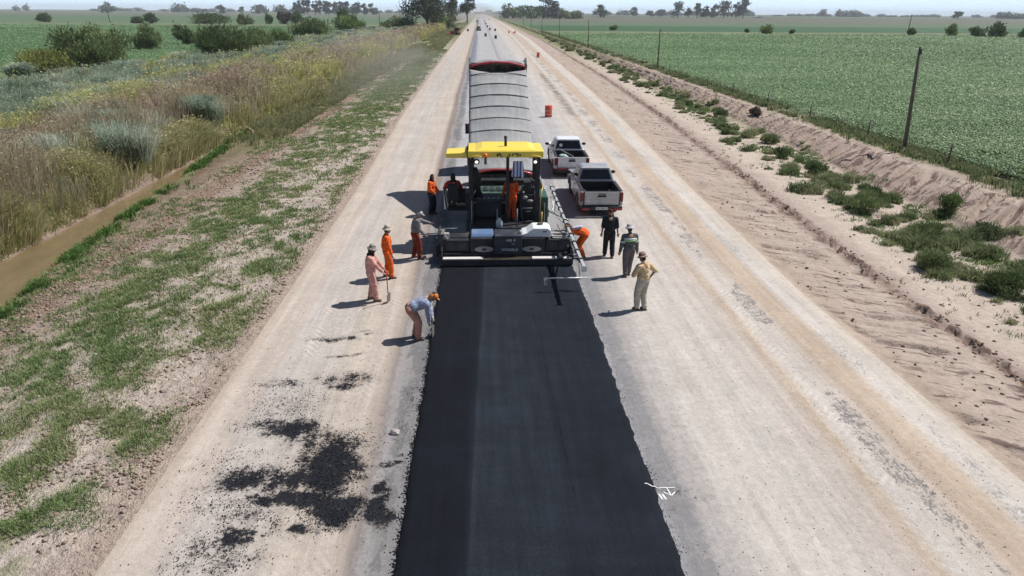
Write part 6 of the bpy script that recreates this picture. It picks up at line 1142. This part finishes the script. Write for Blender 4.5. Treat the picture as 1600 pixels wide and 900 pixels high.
def stroke(name, pts, w, parent):
    m = MB(); z = .0085; n = len(pts)
    for i in range(n - 1):
        a, b = Vector((*pts[i], 0)), Vector((*pts[i + 1], 0)); d = (b - a); k = max(2, int(d.length / .03)); dn = d.normalized(); s = Vector((-dn.y, dn.x, 0))
        L = []
        for j in range(k + 1):
            p = a + d * (j / k); ww = w * (.8 + .4 * random.random()) / 2; zz = float(height(np.array([p.x]), np.array([p.y]))[0]) + .0075 + .0015 * i; zz = max(zz, .074) if p.x < 3.16 else zz; L += [(p.x - s.x * ww, p.y - s.y * ww, zz), (p.x + s.x * ww, p.y + s.y * ww, zz)]
        m.addmesh(L, [(2 * j, 2 * j + 1, 2 * j + 3, 2 * j + 2) for j in range(k)])
    return m.build(name, pm, parent, origin=(3.3, 10.2, 0))
e = empty('paint_mark', (3.3, 10.2, 0), 0, 'white sprayed line with arrow and two dashes beside the asphalt edge', 'road marking')
PAINT = [('line', [(2.98, 10.32), (3.03, 10.31), (3.10, 10.23), (3.22, 10.21), (3.29, 10.22), (3.52, 10.21)], .022), ('arrow_stem', [(3.375, 10.20), (3.40, 10.0)], .028), ('arrow_barb', [(3.285, 10.10), (3.395, 10.0)], .024), ('arrow_barb', [(3.50, 10.10), (3.405, 10.0)], .026), ('dash', [(3.18, 10.05), (3.215, 9.9)], .036), ('dash', [(3.245, 10.04), (3.28, 9.9)], .036)]
for nm, pts, w in PAINT: stroke(nm, [(x, y) for x, y in pts], w, e)
# ------------------------------------------------------------------ camera, light, air
def ray(px, py):
    x, y = px - 800, py - 450; xr = x * math.cos(ROLL) + y * math.sin(ROLL); yr = -x * math.sin(ROLL) + y * math.cos(ROLL)
    cp, sp = math.cos(PITCH), math.sin(PITCH); X, Y, Zc = xr, F * cp - yr * sp, -F * sp - yr * cp
    c, s = math.cos(YAW), math.sin(YAW); return Vector((X * c + Y * s, -X * s + Y * c, Zc))
cx = (ray(801, 450) - ray(800, 450)).normalized(); cz = -ray(800, 450).normalized(); cy = cz.cross(cx)
cam = bpy.data.cameras.new('camera'); cam.sensor_width = 36; cam.lens = 24.0; cam.clip_end = 30000; cam.clip_start = .2
co = bpy.data.objects.new('camera', cam); COL.objects.link(co)
co.matrix_world = Matrix.Translation((0, 0, H)) @ Matrix((cx, cy, cz)).transposed().to_4x4(); S.camera = co
sun = bpy.data.lights.new('sun', 'SUN'); sun.energy = 4.8; sun.angle = R(.53); sun.color = (1, .965, .92)
so = bpy.data.objects.new('sun', sun); COL.objects.link(so); EL = R(55); AZ = math.atan2(.94, .33)
sd = Vector((math.sin(AZ) * math.cos(EL), math.cos(AZ) * math.cos(EL), math.sin(EL))); so.rotation_euler = sd.to_track_quat('Z', 'Y').to_euler(); so.location = (20, 10, 40)
W = bpy.data.worlds.new('World'); S.world = W; W.use_nodes = True; nt = W.node_tree; bg = nt.nodes['Background']
sk = nt.nodes.new('ShaderNodeTexSky'); sk.sky_type = 'NISHITA'; sk.sun_disc = False; sk.sun_elevation = EL; sk.sun_rotation = AZ; sk.air_density = 1.; sk.dust_density = .6; sk.ozone_density = 1.5
# pale haze band mixed in to brighten the sky low over the horizon
tc = nt.nodes.new('ShaderNodeTexCoord'); sx = nt.nodes.new('ShaderNodeSeparateXYZ'); nt.links.new(tc.outputs['Generated'], sx.inputs[0])
mr = nt.nodes.new('ShaderNodeMapRange'); mr.interpolation_type = 'SMOOTHSTEP'; nt.links.new(sx.outputs[2], mr.inputs[0]); mr.inputs[1].default_value = -.02; mr.inputs[2].default_value = .16; mr.inputs[3].default_value = 1; mr.inputs[4].default_value = 0
mx = nt.nodes.new('ShaderNodeMix'); mx.data_type = 'RGBA'; nt.links.new(mr.outputs[0], mx.inputs[0]); nt.links.new(sk.outputs[0], mx.inputs[6]); mx.inputs[7].default_value = (12.6, 16.0, 19.6, 1)
nt.links.new(mx.outputs[2], bg.inputs[0]); bg.inputs[1].default_value = .062
def volume(name, col, dens, aniso=.2):
    m = bpy.data.materials.new(name); m.use_nodes = True; t = m.node_tree; t.nodes.remove(t.nodes['Principled BSDF'])
    v = t.nodes.new('ShaderNodeVolumePrincipled'); v.inputs['Color'].default_value = (*col, 1); v.inputs['Density'].default_value = dens; v.inputs['Anisotropy'].default_value = aniso
    t.links.new(v.outputs[0], t.nodes['Material Output'].inputs['Volume']); return m
hz = MB().box(-8800, 8800, -380, 8900, -3, 48).build('haze', volume('haze_air', (.90, .95, 1.), .00013, .0)); tag(hz, kind='stuff')
for (c, r, dn) in [((-10.5, 100, .6), (8, 38, 2.4), .006), ((-9., 84, .4), (6, 20, 1.3), .007), ((-17, 118, 2.2), (8, 26, 3.6), .006), ((-4, 900, 3), (26, 330, 16), .0014), ((-6, 430, 2), (9, 90, 6), .0010)]:
    tag(MB().ell(c, r, n=32, m=18).build('dust', volume('dust_air', (.86, .80, .74), dn, .2), smooth=True), kind='stuff')
vs = S.view_settings; vs.view_transform = 'Standard'; vs.look = 'None'; vs.exposure = 0.24; vs.gamma = 1
S.cycles.max_bounces = 6; S.cycles.diffuse_bounces = 3; S.cycles.glossy_bounces = 3; S.cycles.transparent_max_bounces = 8; S.cycles.volume_bounces = 0; S.cycles.use_denoising = True; S.cycles.denoiser = 'OPENIMAGEDENOISE'; S.cycles.denoising_input_passes = 'RGB_ALBEDO_NORMAL'; S.cycles.denoising_prefilter = 'ACCURATE'
S.cycles.use_adaptive_sampling = True; S.cycles.adaptive_threshold = .01; S.cycles.caustics_reflective = False; S.cycles.caustics_refractive = False
S.cycles.sample_clamp_indirect = 8
